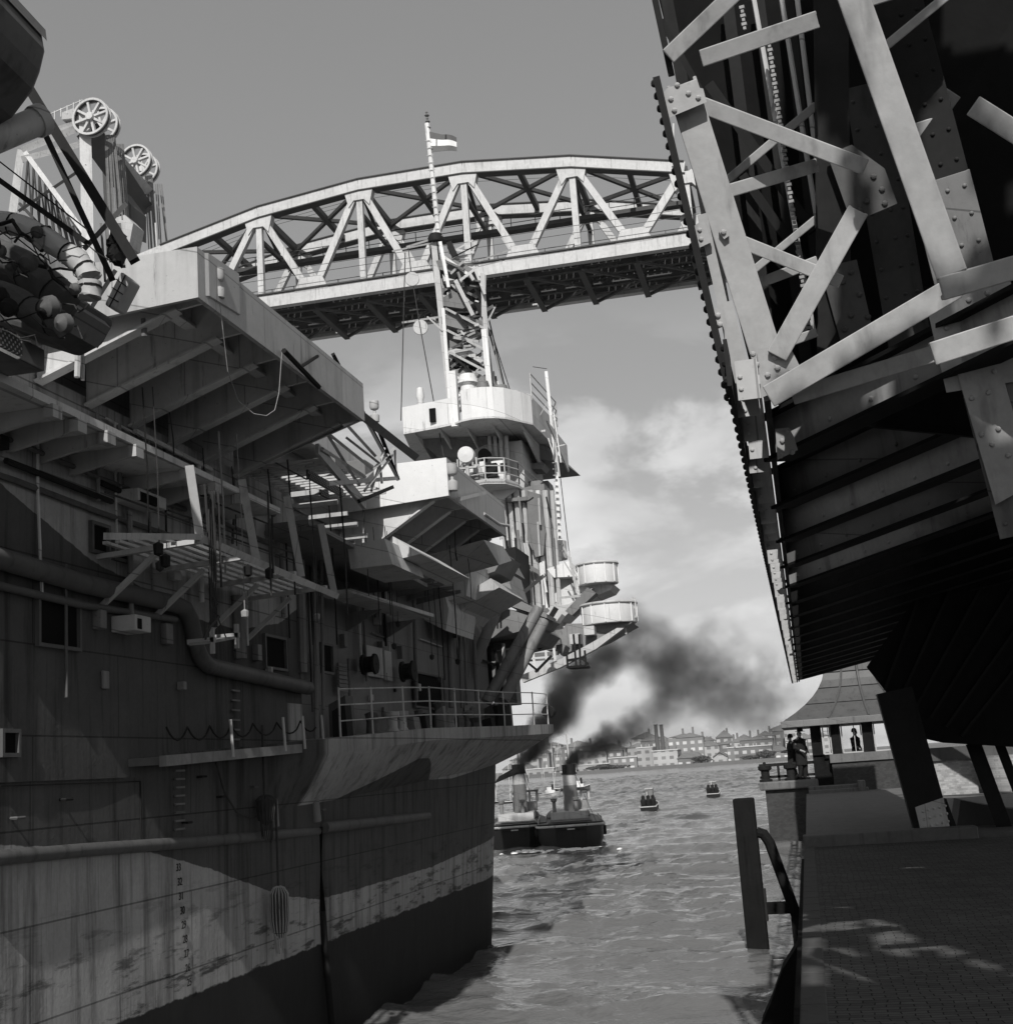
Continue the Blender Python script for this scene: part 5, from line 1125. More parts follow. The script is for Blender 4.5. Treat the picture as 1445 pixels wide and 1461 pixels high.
mast((655, 540), (668, 585), 10, 'white', 41.9); mast((645, 520), (652, 585), 14, 'shipd', 42.6, d=.4); mast((648, 440), (650, 500), 18, 'shipd', 42.6, d=.4); mast((664, 505), (668, 560), 7, 'pale', 42)
for pts, m, d in (([(630, 410), (642, 412), (676, 432), (660, 440), (632, 436)], 'shipd', .8), ([(632, 416), (642, 412), (643, 418), (632, 424)], 'white', .3), ([(628, 452), (644, 446), (690, 458), (692, 466), (660, 470), (630, 462)], 'mid', 1.0), ([(622, 372), (640, 366), (676, 384), (660, 392), (626, 384)], 'shipd', .8), ([(644, 528), (664, 524), (698, 540), (694, 548), (650, 540)], 'mid', .8), ([(634, 502), (650, 497), (672, 500), (692, 516), (690, 522), (668, 510), (648, 508), (636, 526)], 'ship', .9), ([(640, 508), (668, 508), (686, 518), (640, 524)], 'black', .8), ([(644, 560), (658, 558), (659, 580), (646, 582)], 'white', .5), ([(660, 552), (676, 556), (676, 582), (660, 580)], 'white', .5)):
    mb = MB(); mb.prism([Mp(a, b, 41.9) for a, b in pts], (0, d, 0)); SB(mb, 'mast_platform', m, MAST)
for k in range(64):
    t = random.random(); y_ = 355+220*t; x_ = 632+14*t; mast((x_+random.uniform(0, 20), y_), (x_+random.uniform(24, 52), y_+random.uniform(-22, 30)), random.uniform(2, 4.5), random.choice(['pale', 'ship', 'shipd', 'shipd', 'black', 'white']), 41.7+random.uniform(0, 1.2))
mast((618, 348), (634, 450), 14, 'shipd', 42.5, d=.3); mast((640, 345), (692, 455), 9, 'black', 42.2); mast((646, 470), (650, 500), 24, 'shipd', 42.8, d=.3); mast((690, 392), (690, 452), 7, 'pale', 41.9); mast((690, 440), (704, 560), 5, 'pale', 42.6)
for k in range(26):     # rungs, cleats, small fittings
    t = k/25; a = (640+t*12+random.uniform(-3, 40), 400+t*180); mast(a, (a[0]+random.uniform(4, 14), a[1]+random.uniform(-6, 6)), random.uniform(1.5, 3.5), random.choice(['pale', 'ship', 'black', 'shipd', 'white']), 41.5+random.uniform(0, 1), 'mast_fitting', .06)
mast((697, 470), (730, 592), 3, 'shipd', 43); mast((694, 440), (722, 560), 2, 'black', 43)
for k in range(9): mast((704+k*3, 530+k*7), (708+k*3, 556+k*6), 3, random.choice(['shipd', 'black', 'under']), 43, 'mast_fitting')
mast((612, 342), (580, 352), 3, 'pale', 41.9, 'yard'); mast((560, 358), (618, 346), 2.6, 'pale', 41.9, 'yard'); mast((683, 372), (728, 356), 2.2, 'pale', 41.9, 'yard'); mast((683, 380), (716, 372), 1.8, 'pale', 41.9, 'yard'); mast((574, 460), (626, 452), 3, 'ship', 41.9, 'yard'); mast((610, 452), (632, 472), 2.4, 'pale', 41.9, 'yard'); mast((690, 445), (704, 436), 5, 'shipd', 41.9, 'yard'); mast((694, 462), (706, 438), 2.5, 'pale', 41.9, 'yard')
mb = MB(); mb.tube([Mp(609, 176), Mp(627, 348)], .085, 8); SB(mb, 'topmast', 'white', MAST, True)
mb = MB()
for k in range(6): p = Mp(608.5+k*.5, 160+k*4.4); mb.lathe([(0, -.09), (.05+.04*(k % 2), 0), (0, .09)], p, (0, 0, 1), 8)
SB(mb, 'truck_fitting', 'shipd', MAST, True)
mb = MB()
for k in range(14): p = Mp(611+k*1.15, 200+k*10.5, YM-.1); mb.bar(p+V(-.12, 0, 0), p+V(.12, 0, 0), .018)
SB(mb, 'topmast_rungs', 'pale', MAST)
mb = MB(); p = Mp(622, 346); mb.lathe([(0, 0), (.28, 0), (.3, .12), (.22, .3), (0, .3)], p, (0, 0, 1), 12); SB(mb, 'masthead_ring', 'black', MAST, True)
# rigging lines
for (a, b, y0, y1) in (((578, 360), (572, 600), 41.5, 41), ((588, 398), (600, 470), 41.5, 41.3), ((600, 470), (640, 690), 41.3, 40), ((582, 350), (588, 400), 41.9, 41.5), ((700, 470), (735, 580), 43, 44), ((560, 620), (600, 665), 41, 30)):
    mb = MB(); mb.tube([Mp(*a, y0), Mp(*b, y1)], .018, 5); SB(mb, 'halyard', 'rope', MAST)
# after mast on the right
mb = MB(); vbar(mb, Mp(779, 530), Mp(793, 660), .1, .1); M2 = SB(mb, 'signal_mast', 'white')
def m2(a, b, w_, m='white', y=YM): mb = MB(); vbar(mb, Mp(*a, y), Mp(*b, y), MASTW(w_*.7), .06); SB(mb, 'mast_member', m, M2)
m2((793, 650), (799, 800), 7, 'white', 42.3); m2((787, 592), (798, 680), 4, 'pale', 41.7); m2((790, 590), (800, 660), 2.5); m2((780, 575), (766, 600), 1.6, 'pale'); m2((766, 616), (778, 614), 4); m2((790, 638), (806, 634), 2); m2((782, 625), (792, 655), 3, 'under')
for k in range(15): m2((788+k*.7, 660+k*9), (793+k*.7, 660+k*9), 2, 'ship', 42.1)
mb = MB(); mb.tube([Mp(780, 526), Mp(760, 523)], .012, 5); mb.tube([Mp(797, 660), Mp(812, 790)], .015, 5); SB(mb, 'halyard', 'rope', M2)

# --- things hung on the ship
f = thing('flag', 'small three-striped national flag flying from the masthead', 'flag', loc=Mp(612, 190)); fi = Matrix.Translation(-Mp(612, 190))
def fl(u, v):   # u along the fly, v down the hoist
    a = Mp(611.5+u*(39), 187+6*v*0+v*30+u*(8-0)*(1-v)+u*(-3)*v, YM-.05); return a+V(0, .1*sin(u*7+v)*u, .03*sin(u*9)*u)
for k, (v0, v1, m) in enumerate(((0, .33, 'flagd'), (.33, .68, 'flagl'), (.68, 1, 'flagm'))):
    mb = MB(); n = 14; A = [fl(i/n, v0) for i in range(n+1)]; Bq = [fl(i/n, v1) for i in range(n+1)]
    for i in range(n): mb.prism([A[i], A[i+1], Bq[i+1], Bq[i]], (0, .012, 0))
    bmesh.ops.remove_doubles(mb.bm, verts=mb.bm.verts, dist=1e-4); o = mb.build('stripe', m, f, True); o.matrix_parent_inverse = fi
for (px, py, r, lab) in ((588, 398, 11, 'upper round signal disc on the halyard left of the mast'), (600, 467, 11.5, 'lower round signal disc, hanging below the other on the halyard')):
    c = Mp(px, py, 41.4); mb = MB(); rr = MASTW(r); mb.lathe([(0, -.04), (rr*.96, -.04), (rr, -.02), (rr, .02), (rr*.96, .04), (0, .04)], c, (-.2, 1, .15), 24); o = mb.build('signal_disc', 'under', None, True); tag(o, lab, 'signal', 'signal discs on the mast halyard')
for (px, top, bot, x, lab) in ((397, 1265, 1338, HX+.22, 'long rope net fender hanging low on the light part of the hull'), (377, 1135, 1178, HX+.2, 'short dark rope fender hanging just above the rubbing strake')):
    a, b = ax(px, top, x), ax(px+3, bot, x); r = .105; t = thing('rope_fender', lab, 'fender', 'rope fenders on the hull', b); ti = Matrix.Translation(-b)
    mb = MB(); prof = [(.02, 0), (r*.8, .06), (r, .2), (r, (a.z-b.z)*.85), (r*.6, (a.z-b.z)*.97), (.02, a.z-b.z)]; mb.lathe(prof, b, (0, 0, 1), 14); o = mb.build('core', 'rope', t, True); o.matrix_parent_inverse = ti
    mb = MB()
    for k in range(16): aa = k*pi/8; mb.tube([b+V(cos(aa)*rr*1.06, sin(aa)*rr*1.06, h) for rr, h in prof[1:]], .009, 4); mb.tube([b+V(cos(aa)*r*.7, sin(aa)*r*.7, .05), b+V(cos(aa)*r*.6, sin(aa)*r*.6+.02, -.12-.1*random.random())], .008, 4)
    o = mb.build('strands', 'hemp' if px > 390 else 'rope', t); o.matrix_parent_inverse = ti
    mb = MB(); mb.tube([a, ax(px-3, top-100, x-.1), ax(px-4, top-170 if px > 390 else top-90, x-.1)], .014, 6); o = mb.build('hanging_rope', 'rope', t); o.matrix_parent_inverse = ti
t = thing('hanging_stage', 'painters plank stage slung on ropes against the hull', 'stage', None, ax(305, 915, -5.9)); ti = Matrix.Translation(-ax(305, 915, -5.9))
A, Bq = ax(284, 918, -5.9), ax(326, 910, -5.9); mb = MB(); mb.bar(A, Bq, .22, .03); o = mb.build('plank', 'plank', t); o.matrix_parent_inverse = ti
for q in (.08, .92):
    p = A.lerp(Bq, q); mb = MB(); mb.bar(p+V(-.15, 0, .02), p+V(.15, 0, .02), .04, .05); mb.bar(p+V(.12, 0, -.12), p+V(.12, 0, .14), .04, .04); o = mb.build('end_horn', 'hemp', t); o.matrix_parent_inverse = ti
mb = MB(); top = ax(306, 870, -5.7)
for q in (.08, .92): mb.tube([A.lerp(Bq, q), top], .008, 4)
o = mb.build('sling', 'rope', t); o.matrix_parent_inverse = ti
mb = MB(); mb.tube([ax(308, 1088, HX+.1), ax(320, 1130, HX+.1), ax(338, 1160, HX+.1), ax(360, 1168, HX+.1), ax(372, 1162, HX+.1)], .012, 5); tag(mb.build('hose', 'rope'), 'black slack hose looping from the ledge to the short rope fender', 'hose')

# --- small fittings crowding the ship side: conduits, cleats, junction boxes, hanging lines
rc = random.Random(21)
for k in range(46):
    y = rc.uniform(9.5, 29); z0 = rc.uniform(4.4, 6.6); z1 = z0+rc.uniform(.5, 2.2); x = (HX+.04) if y < 17.4 else -6.97; z1 = min(z1, 7.35); r = rc.choice([.012, .016, .022, .03])
    mb = MB(); dy = rc.choice([0, 0, .0, rc.uniform(-.1, .1)]); mb.tube([(x+r, y, z0), (x+r, y+dy, (z0+z1)/2), (x+r, y+dy, z1)] if k % 3 else [(x+r, y, z1), (x+r, y+rc.uniform(.6, 2.2), z1-.03)], r, 6); SB(mb, 'conduit', rc.choice(['shipd', 'mid', 'hulld', 'black', 'under']))
for k in range(34):
    y = rc.uniform(9.5, 29); z = rc.uniform(4.5, 7.2); x = (HX+.006) if y < 17.4 else -6.998; a, b, c_ = rc.uniform(.05, .2), rc.uniform(.06, .26), rc.uniform(.03, .12)
    mb = MB(); mb.box((x, y, z), (x+c_, y+a, z+b)); SB(mb, 'junction_box', rc.choice(['shipd', 'mid', 'ship', 'black', 'hulld']), None, False, .008)
for k in range(12):
    y = rc.uniform(9.6, 30); z = decky(y)-rc.uniform(.2, 1.0); x = lerp(X0, y)+lerp(FL, y)*z; mb = MB(); mb.tube([(x, y, z), (x+.06, y, z), (x+.06, y+.12, z)], .014, 5); SB(mb, 'hull_eyelet', rc.choice(['black', 'hulld']))
for k in range(24):
    y = rc.uniform(10.8, 25); x = rc.uniform(-6.6, -5.5); z1 = 7.4; L_ = rc.uniform(.4, 2.2); mb = MB(); mb.tube([(x, y, z1), (x+.02, y+.03, z1-L_*.5), (x, y+.08, z1-L_)], rc.choice([.006, .008, .012]), 5)
    if k % 3 == 0: mb.lathe([(0, -.06), (.04, -.03), (.045, .03), (0, .06)], (x, y+.08, z1-L_), (0, 0, 1), 8)
    SB(mb, 'hanging_line', rc.choice(['rope', 'black', 'hemp', 'rope']))
for k in range(14):
    y = 16.4+k*.62; z = 6.95; mb = MB(); mb.prism([(-7.0, y, z), (-6.1, y, z), (-6.1, y, z-.06), (-7.0, y, z-.2)], (0, .04, 0)); SB(mb, 'bracket', 'mid')
for (z, x, r) in ((7.1, -6.62, .035), (6.7, -6.66, .025), (6.35, -6.68, .03)):
    mb = MB(); mb.tube([(x, 9+i*1.5, z+.02*sin(i*2)) for i in range(6)], r, 6); SB(mb, 'cable_run', 'hulld')
for k in range(18):     # gear on the open deck behind the rail
    y = rc.uniform(17.8, 29.6); x = rc.uniform(-6.9, -6.35); h_ = rc.uniform(.15, .6); a = rc.uniform(.06, .16); z = decky(y); mb = MB()
    if k % 2: mb.lathe([(a, 0), (a*.8, h_*.5), (a*1.1, h_*.9), (0, h_)], (x, y, z), (0, 0, 1), 10)
    else: mb.prism([(x-a, y, z), (x+a, y, z), (x+a*.8, y, z+h_), (x-a, y, z+h_*.8)], (0, a*2.4, 0))
    SB(mb, 'deck_fitting', rc.choice(['black', 'shipd', 'mid', 'hulld']))
for k in range(30):     # small structure under and around the forward platforms
    px, py = rc.uniform(640, 800), rc.uniform(840, 960); y = rc.uniform(31, 38); A = ay(px, py, y); Bq = ay(px+rc.uniform(-26, 26), py+rc.uniform(-24, 24), y+rc.uniform(-.4, .4)); mb = MB(); vbar(mb, A, Bq, rc.uniform(.04, .16), rc.uniform(.04, .2)); SB(mb, 'platform_stay', rc.choice(['shipd', 'mid', 'hulld', 'under', 'black']))
for k in range(22):
    px = rc.uniform(706, 790); t0 = rc.uniform(705, 820); y = 40.2; mb = MB(); A, Bq = ay(px, t0, y), ay(px+rc.uniform(2, 8), t0+rc.uniform(20, 60), y); mb.tube([A, Bq], rc.uniform(.02, .05), 6); SB(mb, 'pipe', rc.choice(['shipd', 'mid', 'white', 'pale', 'black']), ISL)
for k in range(20):
    px, py = rc.uniform(655, 720), rc.uniform(655, 686); c_ = ay(px, py, rc.uniform(39.6, 41)); a = rc.uniform(.06, .2); mb = MB(); mb.box(c_-V(a, a*.6, a*1.2), c_+V(a, a*.6, a*1.2)); SB(mb, 'instrument', rc.choice(['white', 'pale', 'black', 'shipd', 'ship']), ISL)
for (px, py, w_, h_, y, m) in ((765, 665, 26, 10, 43, 'mid'), (770, 720, 22, 14, 43, 'shipd'), (776, 748, 18, 20, 43.5, 'mid'), (782, 772, 22, 10, 42.5, 'shipd'), (742, 712, 40, 6, 40.3, 'shipd'), (760, 690, 30, 8, 42.2, 'mid'), (778, 700, 14, 30, 44, 'mid')):
    c_ = ay(px, py, y); a, b = w_*y/3800, h_*y/3800; mb = MB(); mb.prism([c_+V(-a, 0, -b*.6), c_+V(a*.6, 0, -b), c_+V(a, 0, b*.4), c_+V(a*.7, 0, b), c_+V(-a, 0, b)], (0, .9, 0)); SB(mb, 'side_platform', m, ISL)
railing([ (UP[i][0], UP[i][1]+.1, zt_+.0) for i in (8, 9, 10)], .9)
for (px, py, y, w_) in ((668, 556, 40.5, .5), (690, 566, 40.2, .35), (715, 572, 40.6, .45), (735, 580, 41.2, .4), (600, 575, 40.4, .2)):
    c_ = ay(px, py, y); mb = MB(); mb.lathe([(w_*.6, -.6), (w_*.5, .1), (w_*.7, .2), (w_*.5, .5), (0, .55)], c_, (0, 0, 1), 12); SB(mb, 'bridge_instrument', rc.choice(['white', 'pale', 'shipd']), ISL, True)

# ---------------------------------------------------------------- tugs
def tug(label, cx, y0, sc, loc_group, funnel_px, mast=True, canvas=False):
    t = thing('steam_tug', label, 'tugboat', loc_group, (cx, y0, 0)); ti = Matrix.Translation((-cx, -y0, 0))
    def B(mb, n, m, p=None, s=False): o = mb.build(n, m, p or t, s); o.matrix_parent_inverse = ti if p is None else Matrix(); return o
    w_, L_ = 1.5*sc, 10*sc; secs = []
    for i in range(13):
        u = i/12; y = y0+L_*u; b = w_*(sqrt(max(0, 1-(1-min(u/.22, 1))**2))*.55+.45 if u < .22 else (1 if u < .55 else sqrt(max(.0, 1-((u-.55)/.46)**2)))); sh = 1.05+.5*(u-.35)**2*(1 if u > .35 else 1.2)
        secs.append([(cx-b, y, sh), (cx-b*.97, y, .35), (cx-b*.75, y, -.4), (cx, y, -.7), (cx+b*.75, y, -.4), (cx+b*.97, y, .35), (cx+b, y, sh)])
    mb = MB(); mb.loft(secs, True, True); H = B(mb, 'hull', 'tughull', None, True)
    mb = MB()
    for s_ in (0, 6): mb.tube([Vector(q[s_])+V(.03*(1 if s_ else -1), 0, -.12) for q in secs], .055, 6)
    st = [Vector(secs[0][0])+V(0, -.03, -.12), Vector(secs[0][6])+V(0, -.03, -.12)]; mb.tube(st, .055, 6); B(mb, 'rubbing_strake', 'pale', H)
    mb = MB(); mb.bar(Vector(secs[0][0]).lerp(Vector(secs[0][6]), .38)+V(0, -.02, -.26), Vector(secs[0][0]).lerp(Vector(secs[0][6]), .62)+V(0, -.02, -.26), .02, .05); B(mb, 'name_strip', 'pale', H)
    mb = MB(); mb.prism([(q[0][0]+.06, q[0][1], .8) for q in secs]+[(q[6][0]-.06, q[6][1], .8) for q in secs[::-1]], (0, 0, .04)); B(mb, 'deck', 'wood')
    # deckhouse, wheelhouse
    mb = MB(); mb.box((cx-.85*sc, y0+3.1*sc, .66), (cx+.85*sc, y0+7.6*sc, 1.5*sc)); B(mb, 'deckhouse', 'ship')
    mb = MB()
    for s_ in (-1, 1):
        for k in range(3): mb.lathe([(.08, 0), (.08, .02), (0, .02)], (cx+.86*s_*sc, y0+(3.9+k*1.1)*sc, 1.0), (s_, 0, 0), 10)
    for k in range(3): mb.box((cx-.6*sc+k*.5*sc, y0+3.06*sc, .78), (cx-.4*sc+k*.5*sc, y0+3.1*sc, 1.12))
    B(mb, 'portholes', 'dark')
    wz = 1.5*sc; mb = MB(); mb.box((cx-.2*sc, y0+6.0*sc, wz), (cx+1.0*sc, y0+7.4*sc, wz+.42*sc)); WH = B(mb, 'wheelhouse', 'plank')
    for (x, y) in ((-.2, 6.0), (.2, 6.0), (.6, 6.0), (.96, 6.0), (-.2, 7.36), (.96, 7.36)): mb = MB(); mb.box((cx+x*sc, y0+y*sc, wz+.42*sc), (cx+x*sc+.11, y0+y*sc+.11, wz+.92*sc)); B(mb, 'window_post', 'pale', WH)
    mb = MB(); mb.box((cx-.3*sc, y0+5.85*sc, wz+.92*sc), (cx+1.1*sc, y0+7.55*sc, wz+1.0*sc)); B(mb, 'wheelhouse_roof', 'shipd', WH)
    fy = y0+4.2*sc; th = radians(10.5); fx = cx+(ay(*funnel_px, y0+4.2*sc).x-cx+(fy-y0)*sin(th))/cos(th); zt = ay(*funnel_px, y0+4.2*sc).z; r = .32*sc; b0 = 1.0
    for (a, b, m, rr) in ((b0, zt-.95, 'shipd', 1.0), (zt-.95, zt-.42, 'pale', .98), (zt-.42, zt, 'black', 1.0)): mb = MB(); mb.lathe([(r*rr*1.0, a), (r*rr, b), (r*.8, b), (r*.8, a)] , (fx, fy, 0), (0, 0, 1), 16); B(mb, 'funnel' if m == 'shipd' else 'funnel_band', m, None, True)
    mb = MB(); mb.lathe([(r*1.15, 0), (r*1.15, .06), (r*.9, .06)], (fx, fy, zt-.45), (0, 0, 1), 16); B(mb, 'funnel_ring', 'black')
    mb = MB(); mb.tube([(fx+.05, fy+1.6, 1.3), (fx+.02, fy+1.6, zt+1.45)], .04, 6, r2=.025); B(mb, 'mast', 'pale')
    for k in range(2): mb = MB(); sx_ = (-.66+1.0*k)*sc; mb.lathe([(.09, 0), (.08, .45), (.14, .5), (.16, .62), (0, .64)], (cx+sx_, y0+3.4*sc, 1.5*sc), (0, 0, 1), 10); B(mb, 'vent_cowl', 'mid', None, True)
    # towing gear aft, bollards, fenders, rail
    mb = MB()
    for k in range(2): mb.tube([(cx-w_*.85, y0+(1.3+k*1.5)*sc, .7), (cx-w_*.6, y0+(1.3+k*1.5)*sc, 1.15), (cx+w_*.6, y0+(1.3+k*1.5)*sc, 1.15), (cx+w_*.85, y0+(1.3+k*1.5)*sc, .7)], .05, 6)
    B(mb, 'towing_arch', 'shipd')
    mb = MB(); mb.box((cx-.5*sc, y0+1.9*sc, .66), (cx+.3*sc, y0+2.6*sc, 1.0)); B(mb, 'engine_skylight', 'ship')
    for s_ in (-1, 1):
        for k in range(3): mb = MB(); mb.lathe([(.11, -.04), (.2, -.08), (.22, 0), (.2, .08), (.11, .04)], (cx+s_*w_*(1.02), y0+(2.6+2.1*k)*sc, .62), (1, 0, 0), 14); B(mb, 'tyre_fender', 'black', None, True)
        mb = MB(); mb.tube([(cx+s_*.95*w_, y0+2.2*sc+k*1.1*sc, 1.22) for k in range(6)], .02, 5)
        for k in range(6): mb.tube([(cx+s_*.95*w_, y0+2.2*sc+k*1.1*sc, .8), (cx+s_*.95*w_, y0+2.2*sc+k*1.1*sc, 1.22)], .02, 5)
        B(mb, 'railing', 'ship')
        mb = MB(); mb.lathe([(0, -.25), (.22, -.2), (.25, 0), (.22, .2), (0, .25)], (cx+s_*.55*w_, y0+7.9*sc, 1.2), (0, 1, 0), 12); B(mb, 'life_raft', 'pale', None, True)
    mb = MB(); mb.tube([(fx, fy+1.6, zt+.3), (cx+.8*w_, y0+.5, .9)], .012, 4); mb.tube([(fx, fy+1.6, zt+.8), (cx, y0+L_*.95, 1.2)], .012, 4); B(mb, 'rigging', 'rope')
    t.rotation_euler.z = radians(10.5)
    if canvas:
        mb = MB(); Q = [(cx-1.0, fy-.3, zt-.85), (cx-.7, fy-.35, zt-.5), (cx-.1, fy-.35, zt-.22), (cx+.45, fy-.3, zt-.1), (cx+.55, fy-.3, zt-.45), (cx+.3, fy-.3, zt-.42), (cx-.3, fy-.3, zt-.6)]; mb.prism(Q, (0, .6, 0)); B(mb, 'furled_awning', 'black')
        mb = MB(); mb.tube([(cx+.5, fy-.1, .9), (cx+.45, fy-.1, zt+.3)], .04, 6); mb.tube([(cx+.45, fy-.1, zt+.2), (cx+.7, fy-.1, zt-.9)], .025, 5); B(mb, 'derrick', 'shipd')
    return fx, fy, zt
T_A = tug('black steam tug seen from astern, tall banded funnel, right one of the pair', -10.3, 58.3, 1.0, 'steam tugs ahead of the carrier', (811, 1091))
T_B = tug('black steam tug half hidden by the carrier bow, with dark furled awning at its funnel', -13.25, 60.4, 1.0, 'steam tugs ahead of the carrier', (739, 1091), True, True)

def foam(name, lab, cx, y, w_, n):
    mb = MB()
    for k in range(n):
        a = random.gauss(0, .5)*w_; b = random.expovariate(1.2)*1.6; r = random.uniform(.03, .09); mb.lathe([(r*2.2, 0), (r*1.3, .02+r*.3), (0, .03+r*.45)], (cx+a*(1+.2*b), y-b*.35, .03), (0, 0, 1), 6)
    tag(mb.build(name, 'foam'), lab, 'foam', None, 'stuff')
M['foam'] = paint('wake_foam', .75, .7, .1, 5, 0, 0)
foam('wake_foam', 'white churned foam at the stern of the right tug', -10.35, 58.1, 1.5, 110); foam('wake_foam', 'thin white foam between the sterns of the two tugs', -12.1, 58.9, .7, 60)
# small launches on the river
def launch(label, px, py, wpx, cabin):
    q = az(px, py, 0); d = q.y; w_ = wpx*d/1900/2; t = thing('motor_launch', label, 'launch', 'launches on the river', q); ti = Matrix.Translation(-q); L_ = w_*5
    def B(mb, n, m): o = mb.build(n, m, t); o.matrix_parent_inverse = ti
    secs = []
    for i in range(9):
        u = i/8; y = q.y+L_*u; b = w_*(1 if u < .5 else sqrt(max(.001, 1-((u-.5)/.5)**2))); sh = w_*(.62+.5*u*u)
        secs.append([(q.x-b, y, sh), (q.x-b*.95, y, .1), (q.x, y, -.4), (q.x+b*.95, y, .1), (q.x+b, y, sh)])
    mb = MB(); mb.loft(secs); B(mb, 'hull', 'tughull')
    mb = MB()
    for s_ in (0, 4): mb.tube([Vector(r[s_])+V(0, 0, .02) for r in secs], w_*.07, 5)
    mb.bar(Vector(secs[0][0])+V(0, -.02, -.04), Vector(secs[0][4])+V(0, -.02, -.04), .05, w_*.12); B(mb, 'gunwale', 'pale')
    mb = MB(); mb.box((q.x-w_*.62, q.y+L_*.3, .3), (q.x+w_*.62, q.y+L_*.7, w_*.62+.55)); mb.box((q.x-w_*.45, q.y+L_*.42, w_*.62+.55), (q.x+w_*.45, q.y+L_*.62, w_*.62+1.15*cabin)); B(mb, 'cabin', 'shipd')
    mb = MB(); mb.box((q.x-w_*.5, q.y+L_*.4, w_*.62+1.15*cabin), (q.x+w_*.5, q.y+L_*.64, w_*.62+1.15*cabin+.1)); B(mb, 'cabin_roof', 'pale')
    mb = MB(); mb.tube([(q.x-w_*.2, q.y+L_*.3, .6), (q.x-w_*.2, q.y+L_*.3, w_*2.3)], .06, 5); B(mb, 'mast', 'pale')
    for s_ in (-.6, 0, .55): mb = MB(); mb.lathe([(.16, 0), (.22, .5), (.12, .62), (.13, .8), (0, .88)], (q.x+s_*w_, q.y+L_*.15+.2*s_, w_*.45), (0, 0, 1), 8); B(mb, 'crate_stack', 'black')
launch('small dark launch under way in mid river, the nearer of the two launches', 925, 1158, 23, 1.0)
launch('small pale-roofed launch farther off near the pier, beyond the other launch', 1017, 1138, 18, .8)
# moored coasters under the far bank at the left
def coaster(label, px0, px1, py, mast_h, pale):
    A, Bq = az(px0, py, 0), az(px1, py, 0); d = min(A.y, Bq.y); A = ay(px0, py, d); A.z = 0; Bq = ay(px1, py, d); Bq.z = 0; L_ = (Bq-A).length; t = thing('moored_coaster', label, 'cargo boat', 'boats moored at the far bank', A); ti = Matrix.Translation(-A)
    def B(mb, n, m): o = mb.build(n, m, t); o.matrix_parent_inverse = ti
    h = L_*.07; secs = []
    for i in range(9):
        u = i/8; x = A.x+L_*u; b = L_*.09*sqrt(max(.02, 1-(2*u-1)**4)); sh = h*(1+.9*(2*u-1)**2); secs.append([(x, d-b, sh), (x, d-b*.9, -.2), (x, d+b*.9, -.2), (x, d+b, sh)])
    mb = MB(); mb.loft(secs); B(mb, 'hull', 'ship' if pale else 'tughull')
    mb = MB(); mb.tube([Vector(q[0])+V(0, -.05, 0) for q in secs], L_*.008, 5); B(mb, 'gunwale', 'white')
    mb = MB(); mb.box((A.x+L_*.62, d-L_*.06, h), (A.x+L_*.86, d+L_*.06, h*2.4)); mb.box((A.x+L_*.66, d-L_*.05, h*2.4), (A.x+L_*.78, d+L_*.05, h*3.4)); B(mb, 'deckhouse', 'white')
    mb = MB(); mb.box((A.x+L_*.2, d-L_*.05, h), (A.x+L_*.5, d+L_*.05, h*1.5)); B(mb, 'hatch', 'shipd')
    for u in (.15, .55): mb = MB(); mb.tube([(A.x+L_*u, d, h), (A.x+L_*u, d, h+mast_h)], L_*.008, 5); mb.tube([(A.x+L_*u, d, h+.5), (A.x+L_*(u+.18), d, h+mast_h*.75)], L_*.005, 5); B(mb, 'derrick_mast', 'under')
    mb = MB(); mb.lathe([(L_*.025, 0), (L_*.025, h*2)], (A.x+L_*.8, d, h*2.4), (0, 0, 1), 10); B(mb, 'funnel', 'black')
coaster('low moored barge with short masts, nearest the carrier bow', 700, 752, 1146, 7, False)
coaster('pale moored coaster with white deckhouse between the two tug funnels', 745, 800, 1136, 9, True)
coaster('dark moored coaster lying behind the right tug funnel', 782, 842, 1128, 9, False)

# ---------------------------------------------------------------- far bank
FB = 575.0
def facade(name, v, wv, sx=3.4, sz=3.0):
    t = NT(name); br = t.new('ShaderNodeTexBrick'); br.offset = 0; br.inputs['Scale'].default_value = 1; br.inputs['Brick Width'].default_value = sx; br.inputs['Row Height'].default_value = sz; br.inputs['Mortar Size'].default_value = .85; br.inputs['Mortar Smooth'].default_value = .05
    br.inputs['Color1'].default_value = (wv,)*3+(1,); br.inputs['Color2'].default_value = (wv*1.5,)*3+(1,); br.inputs['Mortar'].default_value = (v,)*3+(1,)
    sp = t.new('ShaderNodeSeparateXYZ'); t.L.new(t.geo, sp.inputs[0]); cb = t.new('ShaderNodeCombineXYZ'); t.put(cb.inputs[0], sp.outputs[0]); t.put(cb.inputs[1], sp.outputs[2]); t.L.new(cb.outputs[0], br.inputs['Vector'])
    bw = t.new('ShaderNodeRGBToBW'); t.L.new(br.outputs[0], bw.inputs[0]); n = t.noise(.12, 5, .6); t.color(t.math('MULTIPLY', bw.outputs[0], t.math('ADD', .55, t.math('MULTIPLY', n, .9)))); t.b.inputs['Roughness'].default_value = .9; return t.m
for k, (v, wv) in enumerate(((.30, .10), (.20, .42), (.38, .14), (.14, .34))): M['fac%d' % k] = facade('facade_%d' % k, v, wv)
